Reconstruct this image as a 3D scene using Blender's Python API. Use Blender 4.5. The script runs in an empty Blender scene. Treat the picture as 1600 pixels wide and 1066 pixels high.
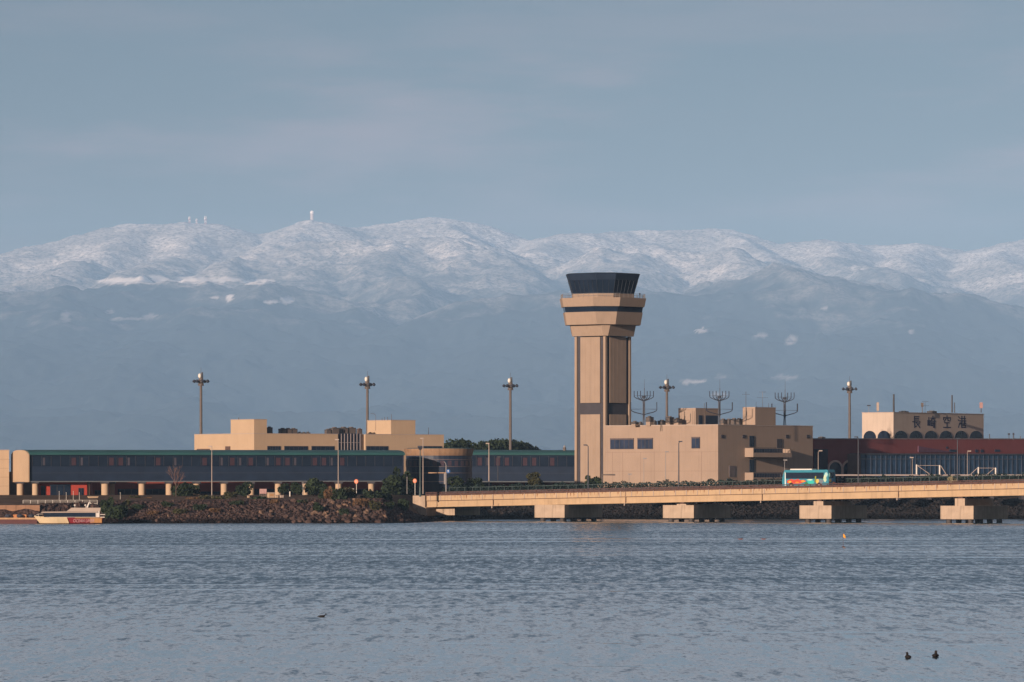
import bpy, bmesh, math, random
import numpy as np
from mathutils import Vector, Matrix
R = math.radians
random.seed(7)
scene = bpy.context.scene
COL = scene.collection

# ---------------------------------------------------------------- camera
CAM_Z, HOR, FPX = 7.0, 760.0, 8000.0      # eye height, horizon row and focal length in a 1600 x 1066 frame
cam_d = bpy.data.cameras.new('camera')
cam_d.lens = 36.0 * FPX / 1600.0
cam_d.sensor_width = 36.0
cam_d.shift_y = (HOR - 533.0) / 1600.0
cam_d.clip_start = 1.0
cam_d.clip_end = 90000.0
cam = bpy.data.objects.new('camera', cam_d)
cam.location = (0, 0, CAM_Z)
cam.rotation_euler = (R(90), 0, 0)
COL.objects.link(cam)
scene.camera = cam

# ---------------------------------------------------------------- light
SUN_PHI, SUN_EL = 32.5, 9.0               # azimuth left of straight behind the camera, elevation
SUN_DIR = Vector((-math.sin(R(SUN_PHI)) * math.cos(R(SUN_EL)), -math.cos(R(SUN_PHI)) * math.cos(R(SUN_EL)), math.sin(R(SUN_EL))))
sun_d = bpy.data.lights.new('sun', 'SUN')
sun_d.energy = 5.0
sun_d.angle = R(0.6)
sun_d.color = (1.0, 0.76, 0.59)
sun = bpy.data.objects.new('sun', sun_d)
sun.rotation_euler = SUN_DIR.to_track_quat('Z', 'Y').to_euler()
sun.location = (-600, -700, 300)
COL.objects.link(sun)

world = bpy.data.worlds.new('World')
scene.world = world
world.use_nodes = True
wn, wl = world.node_tree.nodes, world.node_tree.links
wn.clear()
w_out = wn.new('ShaderNodeOutputWorld')
w_bg = wn.new('ShaderNodeBackground')
w_bg.inputs['Strength'].default_value = 0.040
sky = wn.new('ShaderNodeTexSky')
sky.sky_type = 'NISHITA'
sky.sun_disc = False
sky.sun_elevation = R(SUN_EL)
sky.sun_rotation = R(180.0 + SUN_PHI)     # the side the sun lamp shines from (behind the camera, to the left)
sky.altitude = 0
sky.air_density = 1.0
sky.dust_density = 0.7
sky.ozone_density = 4.0
# faint pink streaks of high cloud low over the mountains
tc = wn.new('ShaderNodeTexCoord')
mp = wn.new('ShaderNodeMapping')
mp.inputs['Scale'].default_value = (11.0, 11.0, 60.0)
mp.inputs['Rotation'].default_value = (0, R(1.5), 0)
mp.inputs['Location'].default_value = (0.76, 0.2, 0.0)
wl.new(tc.outputs['Generated'], mp.inputs['Vector'])
cn = wn.new('ShaderNodeTexNoise')
cn.inputs['Scale'].default_value = 1.0
cn.inputs['Detail'].default_value = 6.0
cn.inputs['Roughness'].default_value = 0.55
wl.new(mp.outputs['Vector'], cn.inputs['Vector'])
cr = wn.new('ShaderNodeMapRange')
cr.interpolation_type = 'SMOOTHERSTEP'
cr.inputs['From Min'].default_value = 0.40
cr.inputs['From Max'].default_value = 0.70
wl.new(cn.outputs['Fac'], cr.inputs['Value'])
sx = wn.new('ShaderNodeSeparateXYZ')
wl.new(tc.outputs['Generated'], sx.inputs['Vector'])
band = wn.new('ShaderNodeFloatCurve')
wl.new(sx.outputs['Z'], band.inputs['Value'])
cv = band.mapping.curves[0]
cv.points[0].location = (0.0, 0.25)
cv.points[1].location = (1.0, 0.5)
for p in ((0.045, 0.25), (0.066, 1.0), (0.078, 1.0), (0.09, 0.35), (0.12, 1.0), (0.17, 0.9), (0.24, 0.2)):  # upper points add unseen cloud above the frame, brightening the water
    cv.points.new(*p)
band.mapping.update()
mul = wn.new('ShaderNodeMath'); mul.operation = 'MULTIPLY'
wl.new(cr.outputs['Result'], mul.inputs[0]); wl.new(band.outputs['Value'], mul.inputs[1])
mul2 = wn.new('ShaderNodeMath'); mul2.operation = 'MULTIPLY'
wl.new(mul.outputs['Value'], mul2.inputs[0]); mul2.inputs[1].default_value = 0.55
cmix = wn.new('ShaderNodeMix'); cmix.data_type = 'RGBA'; cmix.blend_type = 'MIX'
wl.new(mul2.outputs['Value'], cmix.inputs['Factor'])
wl.new(sky.outputs['Color'], cmix.inputs[6])
cmix.inputs[7].default_value = (7.8, 6.7, 7.0, 1)
added_veil = wn.new('ShaderNodeFloatCurve')          # unseen bright cloud sheet, added above the frame to brighten water and shaded walls
wl.new(sx.outputs['Z'], added_veil.inputs['Value'])
vc = added_veil.mapping.curves[0]
vc.points[0].location = (0.0, 0.0); vc.points[1].location = (1.0, 0.25)
for p_ in ((0.05, 0.0), (0.099, 0.0), (0.115, 0.72), (0.155, 0.6), (0.22, 0.12), (0.5, 0.18)):
    vc.points.new(*p_)
added_veil.mapping.update()
vmix = wn.new('ShaderNodeMix'); vmix.data_type = 'RGBA'
wl.new(added_veil.outputs['Value'], vmix.inputs['Factor']); wl.new(cmix.outputs[2], vmix.inputs[6])
vmix.inputs[7].default_value = (10.6, 12.4, 13.4, 1)
wb = wn.new('ShaderNodeVectorMath'); wb.operation = 'MULTIPLY'
wl.new(vmix.outputs[2], wb.inputs[0]); wb.inputs[1].default_value = (1.08, 0.87, 0.83)
wl.new(wb.outputs['Vector'], w_bg.inputs['Color'])
wl.new(w_bg.outputs['Background'], w_out.inputs['Surface'])

scene.view_settings.view_transform = 'Standard'
scene.view_settings.look = 'None'
scene.view_settings.gamma = 1.0
scene.view_settings.exposure = 0.40
scene.view_settings.use_curve_mapping = False
scene.cycles.use_denoising = True
scene.cycles.max_bounces = 6
scene.cycles.volume_bounces = 2
scene.cycles.sample_clamp_indirect = 4.0

# ---------------------------------------------------------------- placing helpers
def ux(px): return (px - 800.0) / FPX
def at(px, py, D): return Vector((ux(px) * D, D, CAM_Z + (HOR - py) / FPX * D))
def zat(py, D): return CAM_Z + (HOR - py) / FPX * D
def xat(px, D): return ux(px) * D

def tag(o, label=None, cat=None, group=None, kind=None):
    if label: o['label'] = label
    if cat: o['category'] = cat
    if group: o['group'] = group
    if kind: o['kind'] = kind
    return o

def thing(name, label, cat, loc=(0, 0, 0), rz=0.0, group=None):
    o = bpy.data.objects.new(name, None)
    COL.objects.link(o)
    o.location = loc
    o.rotation_euler = (0, 0, rz)
    o.empty_display_size = 0.5
    return tag(o, label, cat, group)

# ---------------------------------------------------------------- materials
MATS = {}
def mat(name, col, rough=0.7, var=0.12, scale=1.5, spec=0.3, metal=0.0, bump=0.0, bscale=8.0, stretch=(1, 1, 1), streak=0.0):
    if name in MATS: return MATS[name]
    m = bpy.data.materials.new(name)
    m.use_nodes = True
    n, l = m.node_tree.nodes, m.node_tree.links
    b = n['Principled BSDF']
    b.inputs['Roughness'].default_value = rough
    b.inputs['Specular IOR Level'].default_value = spec
    b.inputs['Metallic'].default_value = metal
    c = n.new('ShaderNodeTexCoord')
    mpp = n.new('ShaderNodeMapping')
    mpp.inputs['Scale'].default_value = stretch
    l.new(c.outputs['Object'], mpp.inputs['Vector'])
    t = n.new('ShaderNodeTexNoise')
    t.inputs['Scale'].default_value = scale
    t.inputs['Detail'].default_value = 5
    l.new(mpp.outputs['Vector'], t.inputs['Vector'])
    r = n.new('ShaderNodeMapRange')
    r.inputs['From Min'].default_value = 0.3
    r.inputs['From Max'].default_value = 0.7
    r.inputs['To Min'].default_value = 1 - var
    r.inputs['To Max'].default_value = 1 + var
    l.new(t.outputs['Fac'], r.inputs['Value'])
    v = n.new('ShaderNodeVectorMath'); v.operation = 'SCALE'
    v.inputs[0].default_value = col[:3]
    l.new(r.outputs['Result'], v.inputs['Scale'])
    last = v.outputs['Vector']
    if streak > 0:                            # rain streaks running down the wall
        m2 = n.new('ShaderNodeMapping')
        m2.inputs['Scale'].default_value = (2.2, 2.2, 0.09)
        l.new(c.outputs['Object'], m2.inputs['Vector'])
        t2 = n.new('ShaderNodeTexNoise')
        t2.inputs['Scale'].default_value = 1.0
        t2.inputs['Detail'].default_value = 4
        l.new(m2.outputs['Vector'], t2.inputs['Vector'])
        r2 = n.new('ShaderNodeMapRange')
        r2.inputs['From Min'].default_value = 0.52
        r2.inputs['From Max'].default_value = 0.75
        r2.inputs['To Min'].default_value = 1.0
        r2.inputs['To Max'].default_value = 1.0 - streak
        l.new(t2.outputs['Fac'], r2.inputs['Value'])
        v2 = n.new('ShaderNodeVectorMath'); v2.operation = 'SCALE'
        l.new(last, v2.inputs[0]); l.new(r2.outputs['Result'], v2.inputs['Scale'])
        last = v2.outputs['Vector']
    l.new(last, b.inputs['Base Color'])
    if bump > 0:
        t3 = n.new('ShaderNodeTexNoise')
        t3.inputs['Scale'].default_value = bscale
        t3.inputs['Detail'].default_value = 6
        l.new(c.outputs['Object'], t3.inputs['Vector'])
        bp = n.new('ShaderNodeBump')
        bp.inputs['Strength'].default_value = 1.0
        bp.inputs['Distance'].default_value = bump
        l.new(t3.outputs['Fac'], bp.inputs['Height'])
        l.new(bp.outputs['Normal'], b.inputs['Normal'])
    MATS[name] = m
    return m

def mesh_np(name, verts, faces, material, smooth=True):
    me = bpy.data.meshes.new(name)
    nv, nf = len(verts), len(faces)
    k = faces.shape[1]
    me.vertices.add(nv); me.vertices.foreach_set('co', verts.astype(np.float32).ravel())
    me.loops.add(nf * k); me.loops.foreach_set('vertex_index', faces.astype(np.int32).ravel())
    me.polygons.add(nf)
    me.polygons.foreach_set('loop_start', np.arange(nf, dtype=np.int32) * k)
    me.polygons.foreach_set('loop_total', np.full(nf, k, dtype=np.int32))
    me.polygons.foreach_set('use_smooth', np.full(nf, smooth, dtype=bool))
    me.update(calc_edges=True)
    me.materials.append(material)
    o = bpy.data.objects.new(name, me)
    COL.objects.link(o)
    return o

# ---------------------------------------------------------------- noise (numpy)
def vnoise(x, y, seed):
    rs = np.random.RandomState(seed)
    T = rs.rand(256, 256)
    xi, yi = np.floor(x).astype(int), np.floor(y).astype(int)
    fx, fy = x - xi, y - yi
    fx = fx * fx * fx * (fx * (fx * 6 - 15) + 10); fy = fy * fy * fy * (fy * (fy * 6 - 15) + 10)
    a, b = T[xi & 255, yi & 255], T[(xi + 1) & 255, yi & 255]
    c, d = T[xi & 255, (yi + 1) & 255], T[(xi + 1) & 255, (yi + 1) & 255]
    return (a * (1 - fx) + b * fx) * (1 - fy) + (c * (1 - fx) + d * fx) * fy
def fbm(x, y, seed, octv=5, ridged=False):
    s, amp, tot = 0, 1.0, 0
    for i in range(octv):
        n = vnoise(x * 2 ** i + 17.3 * i, y * 2 ** i + 9.1 * i, seed + i)
        if ridged: n = 1 - np.abs(2 * n - 1)
        s = s + n * amp; tot += amp; amp *= 0.5
    return s / tot

# ---------------------------------------------------------------- mountains
RIDGES = [   # (crest as (column, row, distance)), fall of the slope, roundness in m, roughness of the crest
 ([(-160,425,15200),(0,399,15200),(60,385,15300),(105,377,15400),(130,367,15500),(170,358,15500),(200,353,15500),(240,351,15500),(290,348,15500),(330,350,15500),(360,358,15500),(385,374,15400)], .30, 120),
 ([(385,376,15500),(420,367,15600),(450,357,15600),(487,347,15600),(505,349,15600),(520,353,15600),(560,357,15700),(575,354,15800),(600,350,15800),(640,345,15800),(670,342,15800),(690,342,15800),(720,347,15800),(750,353,15800),(780,364,15800),(812,377,15700)], .30, 100),
 ([(812,378,15700),(850,372,15600),(880,367,15500),(920,366,15500),(960,362,15600),(1000,361,15700),(1040,362,15700),(1080,361,15700),(1110,360,15700),(1140,361,15700),(1160,368,15700),(1190,377,15600),(1212,380,15600)], .30, 90),
 ([(1212,381,15600),(1240,379,15500),(1280,375,15500),(1310,379,15500),(1350,385,15600),(1380,385,15600),(1420,382,15600),(1440,381,15600),(1470,385,15600),(1510,393,15600),(1540,387,15500),(1570,380,15500),(1600,375,15500),(1700,362,15500),(1800,370,15500)], .30, 90),
 # inner spurs
 ([(200,357,15400),(120,400,14700),(40,425,14000),(-80,440,13500)], .33, 60),
 ([(300,352,15400),(290,385,14800),(250,410,14200),(170,428,13700)], .33, 60),
 ([(487,350,15500),(430,378,14900),(390,398,14300),(360,420,13900)], .36, 50),
 ([(430,402,14300),(480,384,14500),(540,372,14600),(600,369,14700),(650,366,14750),(690,362,14750),(720,376,14500),(760,408,14000),(780,430,13700)], .34, 110),
 ([(600,372,14600),(600,400,14000),(620,430,13500),(650,460,13000),(640,500,12500),(610,530,12200)], .34, 70),
 ([(700,348,15600),(735,372,15200),(765,388,14900),(790,410,14500)], .42, 30),
 ([(880,370,15400),(840,390,14900),(800,416,14300),(760,440,13800),(715,465,13300),(690,490,12900)], .36, 50),
 ([(500,400,14100),(470,440,13500),(500,480,12900),(545,520,12400)], .36, 60),
 ([(900,402,14300),(950,388,14600),(1000,380,14700),(1060,382,14700),(1120,387,14600),(1160,398,14400),(1195,415,14100)], .36, 90),
 ([(1000,384,14600),(970,415,14000),(930,440,13500)], .38, 50),
 ([(1110,364,15600),(1140,378,15300),(1190,392,15000),(1240,408,14600)], .42, 30),
 ([(1290,380,15400),(1310,395,15000),(1350,410,14600),(1400,425,14200)], .38, 50),
 ([(1440,385,15500),(1410,405,15000),(1440,428,14500),(1500,450,14000)], .38, 50),
 ([(1580,384,15400),(1560,405,14900),(1600,440,14200),(1680,460,13800)], .38, 60),
 # nearer blue foothills below the snow line
 ([(520,590,11400),(600,545,11600),(700,503,11900),(800,470,12100),(900,452,12200),(1000,444,12300),(1100,440,12400),(1180,424,12500),(1240,412,12500),(1300,414,12500),(1400,436,12400),(1500,465,12300),(1600,497,12200),(1750,530,12000)], .30, 160),
 ([(-200,470,12300),(-50,450,12400),(60,446,12500),(150,448,12600),(250,441,12700),(350,440,12700),(425,443,12700),(480,475,12500),(520,520,12200),(540,570,11800)], .28, 200),
 ([(300,480,12000),(250,530,11300),(200,580,10700)], .25, 150), ([(60,480,12000),(20,560,11000),(-60,620,10300)], .25, 150),
 ([(450,500,12000),(420,560,11300),(380,620,10600)], .25, 150), ([(900,460,12100),(860,530,11300),(780,600,10500)], .25, 150),
 ([(1180,440,12300),(1120,520,11400),(1060,600,10500)], .25, 150), ([(1400,450,12200),(1360,530,11300),(1300,610,10400)], .25, 150),
 ([(1560,500,12000),(1600,570,11200),(1640,640,10300)], .25, 150),
 ([(-300,640,10000),(100,630,10100),(500,640,10000),(900,620,10100),(1300,630,10000),(1700,625,10100)], .12, 300),
]
AN = (1.7, 1.25)
def mountain_height(X, Y):
    H = np.full(X.shape, -50.0)
    wx = (fbm(X / 700, Y / 700, 71, 3) - .5) * 180
    wy = (fbm(X / 700, Y / 700, 91, 3) - .5) * 180
    for k, (pts, sl, rd) in enumerate(RIDGES):
        W = 0.0 if k < 4 else 1.0
        Xw, Yw = X + wx * W, Y + wy * W
        P = [(ux(p) * d, d, CAM_Z + (HOR - r) / FPX * d) for p, r, d in pts]
        for (x0, y0, z0), (x1, y1, z1) in zip(P, P[1:]):
            dx, dy = x1 - x0, y1 - y0
            t = np.clip(((Xw - x0) * dx + (Yw - y0) * dy) / (dx * dx + dy * dy), 0, 1)
            d = np.hypot((Xw - x0 - t * dx) * AN[0 if k < 4 else 1], Yw - y0 - t * dy)
            h = z0 + t * (z1 - z0) - (np.sqrt(d * d + rd * rd) - rd) * sl
            k_ = 5.0
            m = np.maximum(H, h)
            H = m + k_ * np.log(np.exp((H - m) / k_) + np.exp((h - m) / k_)) * 1.0 - k_ * 0.0
    return H
NX, NY = 760, 460
xs = np.linspace(-2350, 2350, NX)
ys = np.linspace(9000, 16700, NY)
X, Y = np.meshgrid(xs, ys)
H = mountain_height(X, Y)
# gullies and small relief, weaker at the crests so that the skyline stays
low = np.clip((15300 - Y) / 900, 0.12, 1.0)
H = H - (1 - fbm(X / 430, Y / 620, 11, 5, True)) * 78 * low + 22 * low
H = H - (1 - fbm(X / 170, Y / 300, 51, 3, True)) * 24 * np.clip(low, .2, 1)
H = H + (fbm(X / 90, Y / 90, 31, 4) - .5) * 26 * np.clip(low + .15, 0, 1)
H = H + (fbm(X / 22, Y / 26, 41, 3) - .5) * 9
back = np.clip((Y - 16000) / 700, 0, 1)
H = H * (1 - back)
H = np.minimum(H, 2000)
KD = 2.5                                  # the range stands this much farther off than the sketch above
V = np.stack([X.ravel() * KD, Y.ravel() * KD, (H.ravel() - CAM_Z) * KD + CAM_Z], 1)
ii = (np.arange(NY - 1)[:, None] * NX + np.arange(NX - 1)[None, :]).ravel()
F = np.stack([ii, ii + 1, ii + 1 + NX, ii + NX], 1)

mm = bpy.data.materials.new('snowy_forest')
mm.use_nodes = True
n, l = mm.node_tree.nodes, mm.node_tree.links
b = n['Principled BSDF']; b.inputs['Roughness'].default_value = 0.9; b.inputs['Specular IOR Level'].default_value = 0.1
c = n.new('ShaderNodeTexCoord')
geo = n.new('ShaderNodeNewGeometry')
sp = n.new('ShaderNodeSeparateXYZ'); l.new(geo.outputs['Position'], sp.inputs[0])
def noise(nodes, links, vec, scale, detail=4, rough=.5):
    t = nodes.new('ShaderNodeTexNoise'); t.inputs['Scale'].default_value = scale; t.inputs['Detail'].default_value = detail
    t.inputs['Roughness'].default_value = rough; links.new(vec, t.inputs['Vector']); return t.outputs['Fac']
def mrange(nodes, links, val, a, b_, c_, d_):
    t = nodes.new('ShaderNodeMapRange'); links.new(val, t.inputs['Value'])
    for k, v_ in zip(('From Min', 'From Max', 'To Min', 'To Max'), (a, b_, c_, d_)): t.inputs[k].default_value = v_
    return t.outputs['Result']
def mth(nodes, links, op, a, b_):
    t = nodes.new('ShaderNodeMath'); t.operation = op
    for i_, v_ in enumerate((a, b_)):
        if isinstance(v_, (int, float)): t.inputs[i_].default_value = v_
        else: links.new(v_, t.inputs[i_])
    return t.outputs[0]
big = noise(n, l, geo.outputs['Position'], 0.0016 / KD, 5)
jit = mrange(n, l, big, .3, .7, -90 * KD, 90 * KD)
med = noise(n, l, geo.outputs['Position'], 0.012 / KD, 4)
jit2 = mrange(n, l, med, .3, .7, -55 * KD, 55 * KD)
alt = mth(n, l, 'ADD', mth(n, l, 'ADD', sp.outputs['Z'], jit), jit2)
cover = mrange(n, l, alt, 425 * KD, 680 * KD, 0, 1)
tree = noise(n, l, geo.outputs['Position'], 0.085 / KD, 3, .7)
stand = noise(n, l, geo.outputs['Position'], 0.0045 / KD, 5, .6)
tree2 = mth(n, l, 'MULTIPLY', mrange(n, l, tree, .36, .60, 0.25, 1.0), mrange(n, l, stand, .38, .60, .55, 1.0))
snowy = mth(n, l, 'MULTIPLY', cover, tree2)
at_ = n.new('ShaderNodeAttribute'); at_.attribute_name = 'snow_field'
snowy = mth(n, l, 'MAXIMUM', snowy, at_.outputs['Fac'])
mx = n.new('ShaderNodeMix'); mx.data_type = 'RGBA'
l.new(snowy, mx.inputs['Factor'])
mx.inputs[6].default_value = (0.03, 0.04, 0.045, 1)
mx.inputs[7].default_value = (0.97, 0.90, 0.85, 1)
l.new(mx.outputs[2], b.inputs['Base Color'])
terrain = mesh_np('mountains', V, F, mm, True)
tag(terrain, kind='structure')
# open snow-covered fields and farm clearings on the lower slopes, as marks on the terrain itself
def in_patch(px, py, w, h, D):
    x, d = ux(px) * D, D
    return x, CAM_Z + (HOR - py) / FPX * D, w / FPX * D, h / FPX * D
PXX = 800 + X / Y * FPX
PYY = HOR - (H - CAM_Z) / Y * FPX
PATCH = [(200,439,46,4.5,1),(235,437,24,6,1),(300,438,28,5,1),(345,437,32,4,.9),(405,441,26,4,1),(290,436,16,5,.9),(336,465,7,2.5,.8),(359,465,6,4,1),
         (449,469,9,5,1),(420,472,14,2,.8),(104,491,8,4,.35),(104,500,8,4,.25),(171,487,6,3,.5),(205,498,36,2,.3),(235,495,12,3,.35),(1096,517,10,2.5,1),
         (1190,525,10,1.5,.6),(1236,532,8,5,1),(1424,519,6,3,.8),(1085,596,20,3,1),(1122,617,14,3,.7),(1225,589,18,2,.4),(1125,590,8,2,.4),(1288,483,6,2,.4)]
SF = np.zeros(X.shape)
wob = (fbm(X / 30, Y / 60, 5, 3) - .5) * 1.4
top_ = np.minimum.accumulate(PYY, axis=0)
seen = (PYY <= top_ + 1.0)
gap = np.abs(np.gradient(PYY, axis=0)) * .8
for (px, py, w, h, a) in PATCH:
    q = ((PXX - px) / w) ** 2 + ((PYY - py) / np.maximum(h, gap)) ** 2
    a = a * (.6 if py > 500 else 1)
    SF = np.maximum(SF, np.clip((1.25 - np.sqrt(q) + wob * .7) * 2.5, 0, 1) * a * seen)
at1 = terrain.data.attributes.new('snow_field', 'FLOAT', 'POINT')
at1.data.foreach_set('value', SF.astype(np.float32).ravel())

# ---------------------------------------------------------------- haze: one closed box of even thin air round camera and scene
hb = bmesh.new()
bmesh.ops.create_cube(hb, size=1.0)
hm = bpy.data.meshes.new('haze'); hb.to_mesh(hm); hb.free()
haze = bpy.data.objects.new('haze', hm); COL.objects.link(haze)
haze.scale = (12300, 42300, 2150); haze.location = (0, 20850, 2150 / 2 - 3.0)
hz = bpy.data.materials.new('haze_air'); hz.use_nodes = True
hn, hl = hz.node_tree.nodes, hz.node_tree.links
hn.remove(hn['Principled BSDF'])
pv = hn.new('ShaderNodeVolumePrincipled')
pv.inputs['Color'].default_value = (0.38, 0.64, 1.0, 1)
pv.inputs['Density'].default_value = 2.65e-5
pv.inputs['Anisotropy'].default_value = -0.28
hl.new(pv.outputs['Volume'], hn['Material Output'].inputs['Volume'])
hm.materials.append(hz)
tag(haze, kind='stuff')

# ---------------------------------------------------------------- sea
wm = bpy.data.materials.new('sea_water'); wm.use_nodes = True
n, l = wm.node_tree.nodes, wm.node_tree.links
b = n['Principled BSDF']
b.inputs['Base Color'].default_value = (0.025, 0.065, 0.09, 1)
b.inputs['Roughness'].default_value = 0.07
b.inputs['IOR'].default_value = 1.38
geo = n.new('ShaderNodeNewGeometry')
def mapped(sc, rot=0.0):
    m_ = n.new('ShaderNodeMapping'); m_.inputs['Scale'].default_value = sc; m_.inputs['Rotation'].default_value = (0, 0, R(rot))
    l.new(geo.outputs['Position'], m_.inputs['Vector']); return m_.outputs['Vector']
sp = n.new('ShaderNodeSeparateXYZ'); l.new(geo.outputs['Position'], sp.inputs[0])
def noise_c(vec, detail=2, rough=.5):
    t = n.new('ShaderNodeTexNoise'); t.inputs['Scale'].default_value = 1.0; t.inputs['Detail'].default_value = detail
    t.inputs['Roughness'].default_value = rough; l.new(vec, t.inputs['Vector']); return t.outputs['Fac']
# slope of the wavelets towards the shore: short ripples, wavelets and longer wave groups
nA = noise_c(mapped((4.2, 1.2, 1), 3), 3, .6)
nB = noise_c(mapped((1.7, 0.22, 1), -2), 3, .65)
nC = noise_c(mapped((0.8, 0.065, 1), 1), 3, .65)
def cen(v, k): return mth(n, l, 'MULTIPLY', mth(n, l, 'SUBTRACT', v, 0.5), k)
f = mth(n, l, 'ADD', mth(n, l, 'ADD', cen(nA, 2.6), cen(nB, 3.0)), mth(n, l, 'ADD', cen(nC, 2.2), 1.0))
nD = noise_c(mapped((9.0, 2.2, 1), -4), 2, .6)
f2 = mth(n, l, 'ADD', mth(n, l, 'ADD', cen(nA, 2.4), cen(nD, 2.0)), mth(n, l, 'ADD', cen(nB, 1.2), 1.0))
# wind roughens the far water, the near water is calmer; smooth slicks lie across it
gust = noise_c(mapped((0.004, 0.010, 1)), 4, .55)
calm = mrange(n, l, sp.outputs['Y'], 180, 430, 0.34, 1.0)
gst = mrange(n, l, gust, .35, .65, .75, 1.25)
sl = noise_c(mapped((0.0022, 0.020, 1), 0.6), 2, .5)
sl2 = noise_c(mapped((0.02, 0.3, 1)), 2, .5)
sl = mth(n, l, 'ADD', sl, cen(sl2, 0.02))
slick = mrange(n, l, mth(n, l, 'ABSOLUTE', mth(n, l, 'SUBTRACT', sl, 0.52), 0), 0.0, 0.012, 0.18, 1.0)
wind = mth(n, l, 'MULTIPLY', mth(n, l, 'MULTIPLY', calm, gst), slick)
sy = mth(n, l, 'MULTIPLY', mth(n, l, 'ADD', mth(n, l, 'MULTIPLY', mth(n, l, 'MAXIMUM', f, 0.4), wind), mth(n, l, 'MULTIPLY', mth(n, l, 'MAXIMUM', mth(n, l, 'SUBTRACT', f2, 1.2), 0.0), 1.1)), 0.105)
nX = noise_c(mapped((2.0, 0.5, 1), 20), 2, .6)
sxx = mth(n, l, 'MULTIPLY', cen(nX, 0.35), wind)
cb = n.new('ShaderNodeCombineXYZ'); cb.inputs['Z'].default_value = 1.0
l.new(sxx, cb.inputs['X']); l.new(mth(n, l, 'MULTIPLY', sy, -1.0), cb.inputs['Y'])
nv = n.new('ShaderNodeVectorMath'); nv.operation = 'NORMALIZE'
l.new(cb.outputs[0], nv.inputs[0])
l.new(nv.outputs['Vector'], b.inputs['Normal'])
wv = np.array([(-6000, -150, 0), (6000, -150, 0), (6000, 24000, 0), (-6000, 24000, 0)], float)
water = mesh_np('water', wv, np.array([[0, 1, 2, 3]]), wm, False)
tag(water, kind='structure')
# ================================================================ mesh builder
class MB:
    def __init__(s): s.v, s.f = [], []
    def add(s, vs, fs):
        o = len(s.v); s.v += [tuple(v) for v in vs]; s.f += [tuple(o + i for i in f) for f in fs]; return s
    def box(s, x0, x1, y0, y1, z0, z1, sh=0.0):      # sh: rise of z per metre of x
        a, b_ = sh * x0, sh * x1
        return s.add([(x0, y0, z0 + a), (x1, y0, z0 + b_), (x1, y1, z0 + b_), (x0, y1, z0 + a), (x0, y0, z1 + a), (x1, y0, z1 + b_), (x1, y1, z1 + b_), (x0, y1, z1 + a)],
                     [(0, 3, 2, 1), (4, 5, 6, 7), (0, 1, 5, 4), (1, 2, 6, 5), (2, 3, 7, 6), (3, 0, 4, 7)])
    def loft(s, rings, cap=True):
        o = len(s.v); k = len(rings[0])
        for r in rings: s.v += [tuple(p) for p in r]
        for i in range(len(rings) - 1):
            for j in range(k):
                a, b_ = o + i * k + j, o + i * k + (j + 1) % k
                s.f.append((a, b_, b_ + k, a + k))
        if cap:
            s.f.append(tuple(o + j for j in reversed(range(k))))
            s.f.append(tuple(o + (len(rings) - 1) * k + j for j in range(k)))
        return s
    def prism(s, poly, z0, z1): return s.loft([[(x, y, z0) for x, y in poly], [(x, y, z1) for x, y in poly]])
    def cyl(s, x, y, z0, z1, r, r2=None, k=12):
        r2 = r if r2 is None else r2
        c = [(math.cos(2 * math.pi * i / k), math.sin(2 * math.pi * i / k)) for i in range(k)]
        return s.loft([[(x + r * a, y + r * b_, z0) for a, b_ in c], [(x + r2 * a, y + r2 * b_, z1) for a, b_ in c]])
    def tube(s, p, q, r, r2=None, k=6):
        p, q = Vector(p), Vector(q); r2 = r if r2 is None else r2
        d = (q - p).normalized(); u = d.orthogonal().normalized(); w = d.cross(u)
        c = [(math.cos(2 * math.pi * i / k), math.sin(2 * math.pi * i / k)) for i in range(k)]
        return s.loft([[p + (u * a + w * b_) * r for a, b_ in c], [q + (u * a + w * b_) * r2 for a, b_ in c]])
    def path(s, pts, r, k=6):
        for a, b_ in zip(pts, pts[1:]): s.tube(a, b_, r, r, k)
        return s
    def ball(s, x, y, z, rx, ry, rz, n=8, m=12):
        rings = []
        for i in range(1, n):
            t = math.pi * i / n
            rings.append([(x + rx * math.sin(t) * math.cos(2 * math.pi * j / m), y + ry * math.sin(t) * math.sin(2 * math.pi * j / m), z - rz * math.cos(t)) for j in range(m)])
        return s.loft(rings)
    def build(s, name, m, parent=None, loc=None, smooth=False):
        me = bpy.data.meshes.new(name); me.from_pydata(s.v, [], s.f); me.update()
        if smooth: me.polygons.foreach_set('use_smooth', [True] * len(me.polygons))
        me.materials.append(m)
        o = bpy.data.objects.new(name, me); COL.objects.link(o)
        if parent is not None: o.parent = parent
        if loc is not None: o.location = loc
        return o

class Fr:
    """a building's plan frame: near corner seen at column px at distance D, its long face running right and away at angle th"""
    def __init__(s, px, D, th, base):
        s.X0, s.D, s.t, s.base = ux(px) * D, D, R(th), base
        s.c, s.s = math.cos(s.t), math.sin(s.t)
    def loc(s): return (s.X0, s.D, s.base)
    def x(s, px, y=0.0):     # local x on the line local y = y seen at column px
        u = ux(px); X, Y = s.X0 - s.s * y, s.D + s.c * y
        return (u * Y - X) / (s.c - u * s.s)
    def y(s, px, x=0.0):     # local y on the line local x = x seen at column px
        u = ux(px); X, Y = s.X0 + s.c * x, s.D + s.s * x
        return (X - u * Y) / (s.s + u * s.c)
    def z(s, py, x=0.0, y=0.0):
        return CAM_Z + (HOR - py) / FPX * (s.D + s.s * x + s.c * y) - s.base
    def thing(s, name, label, cat, group=None): return thing(name, label, cat, s.loc(), s.t, group)

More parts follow.
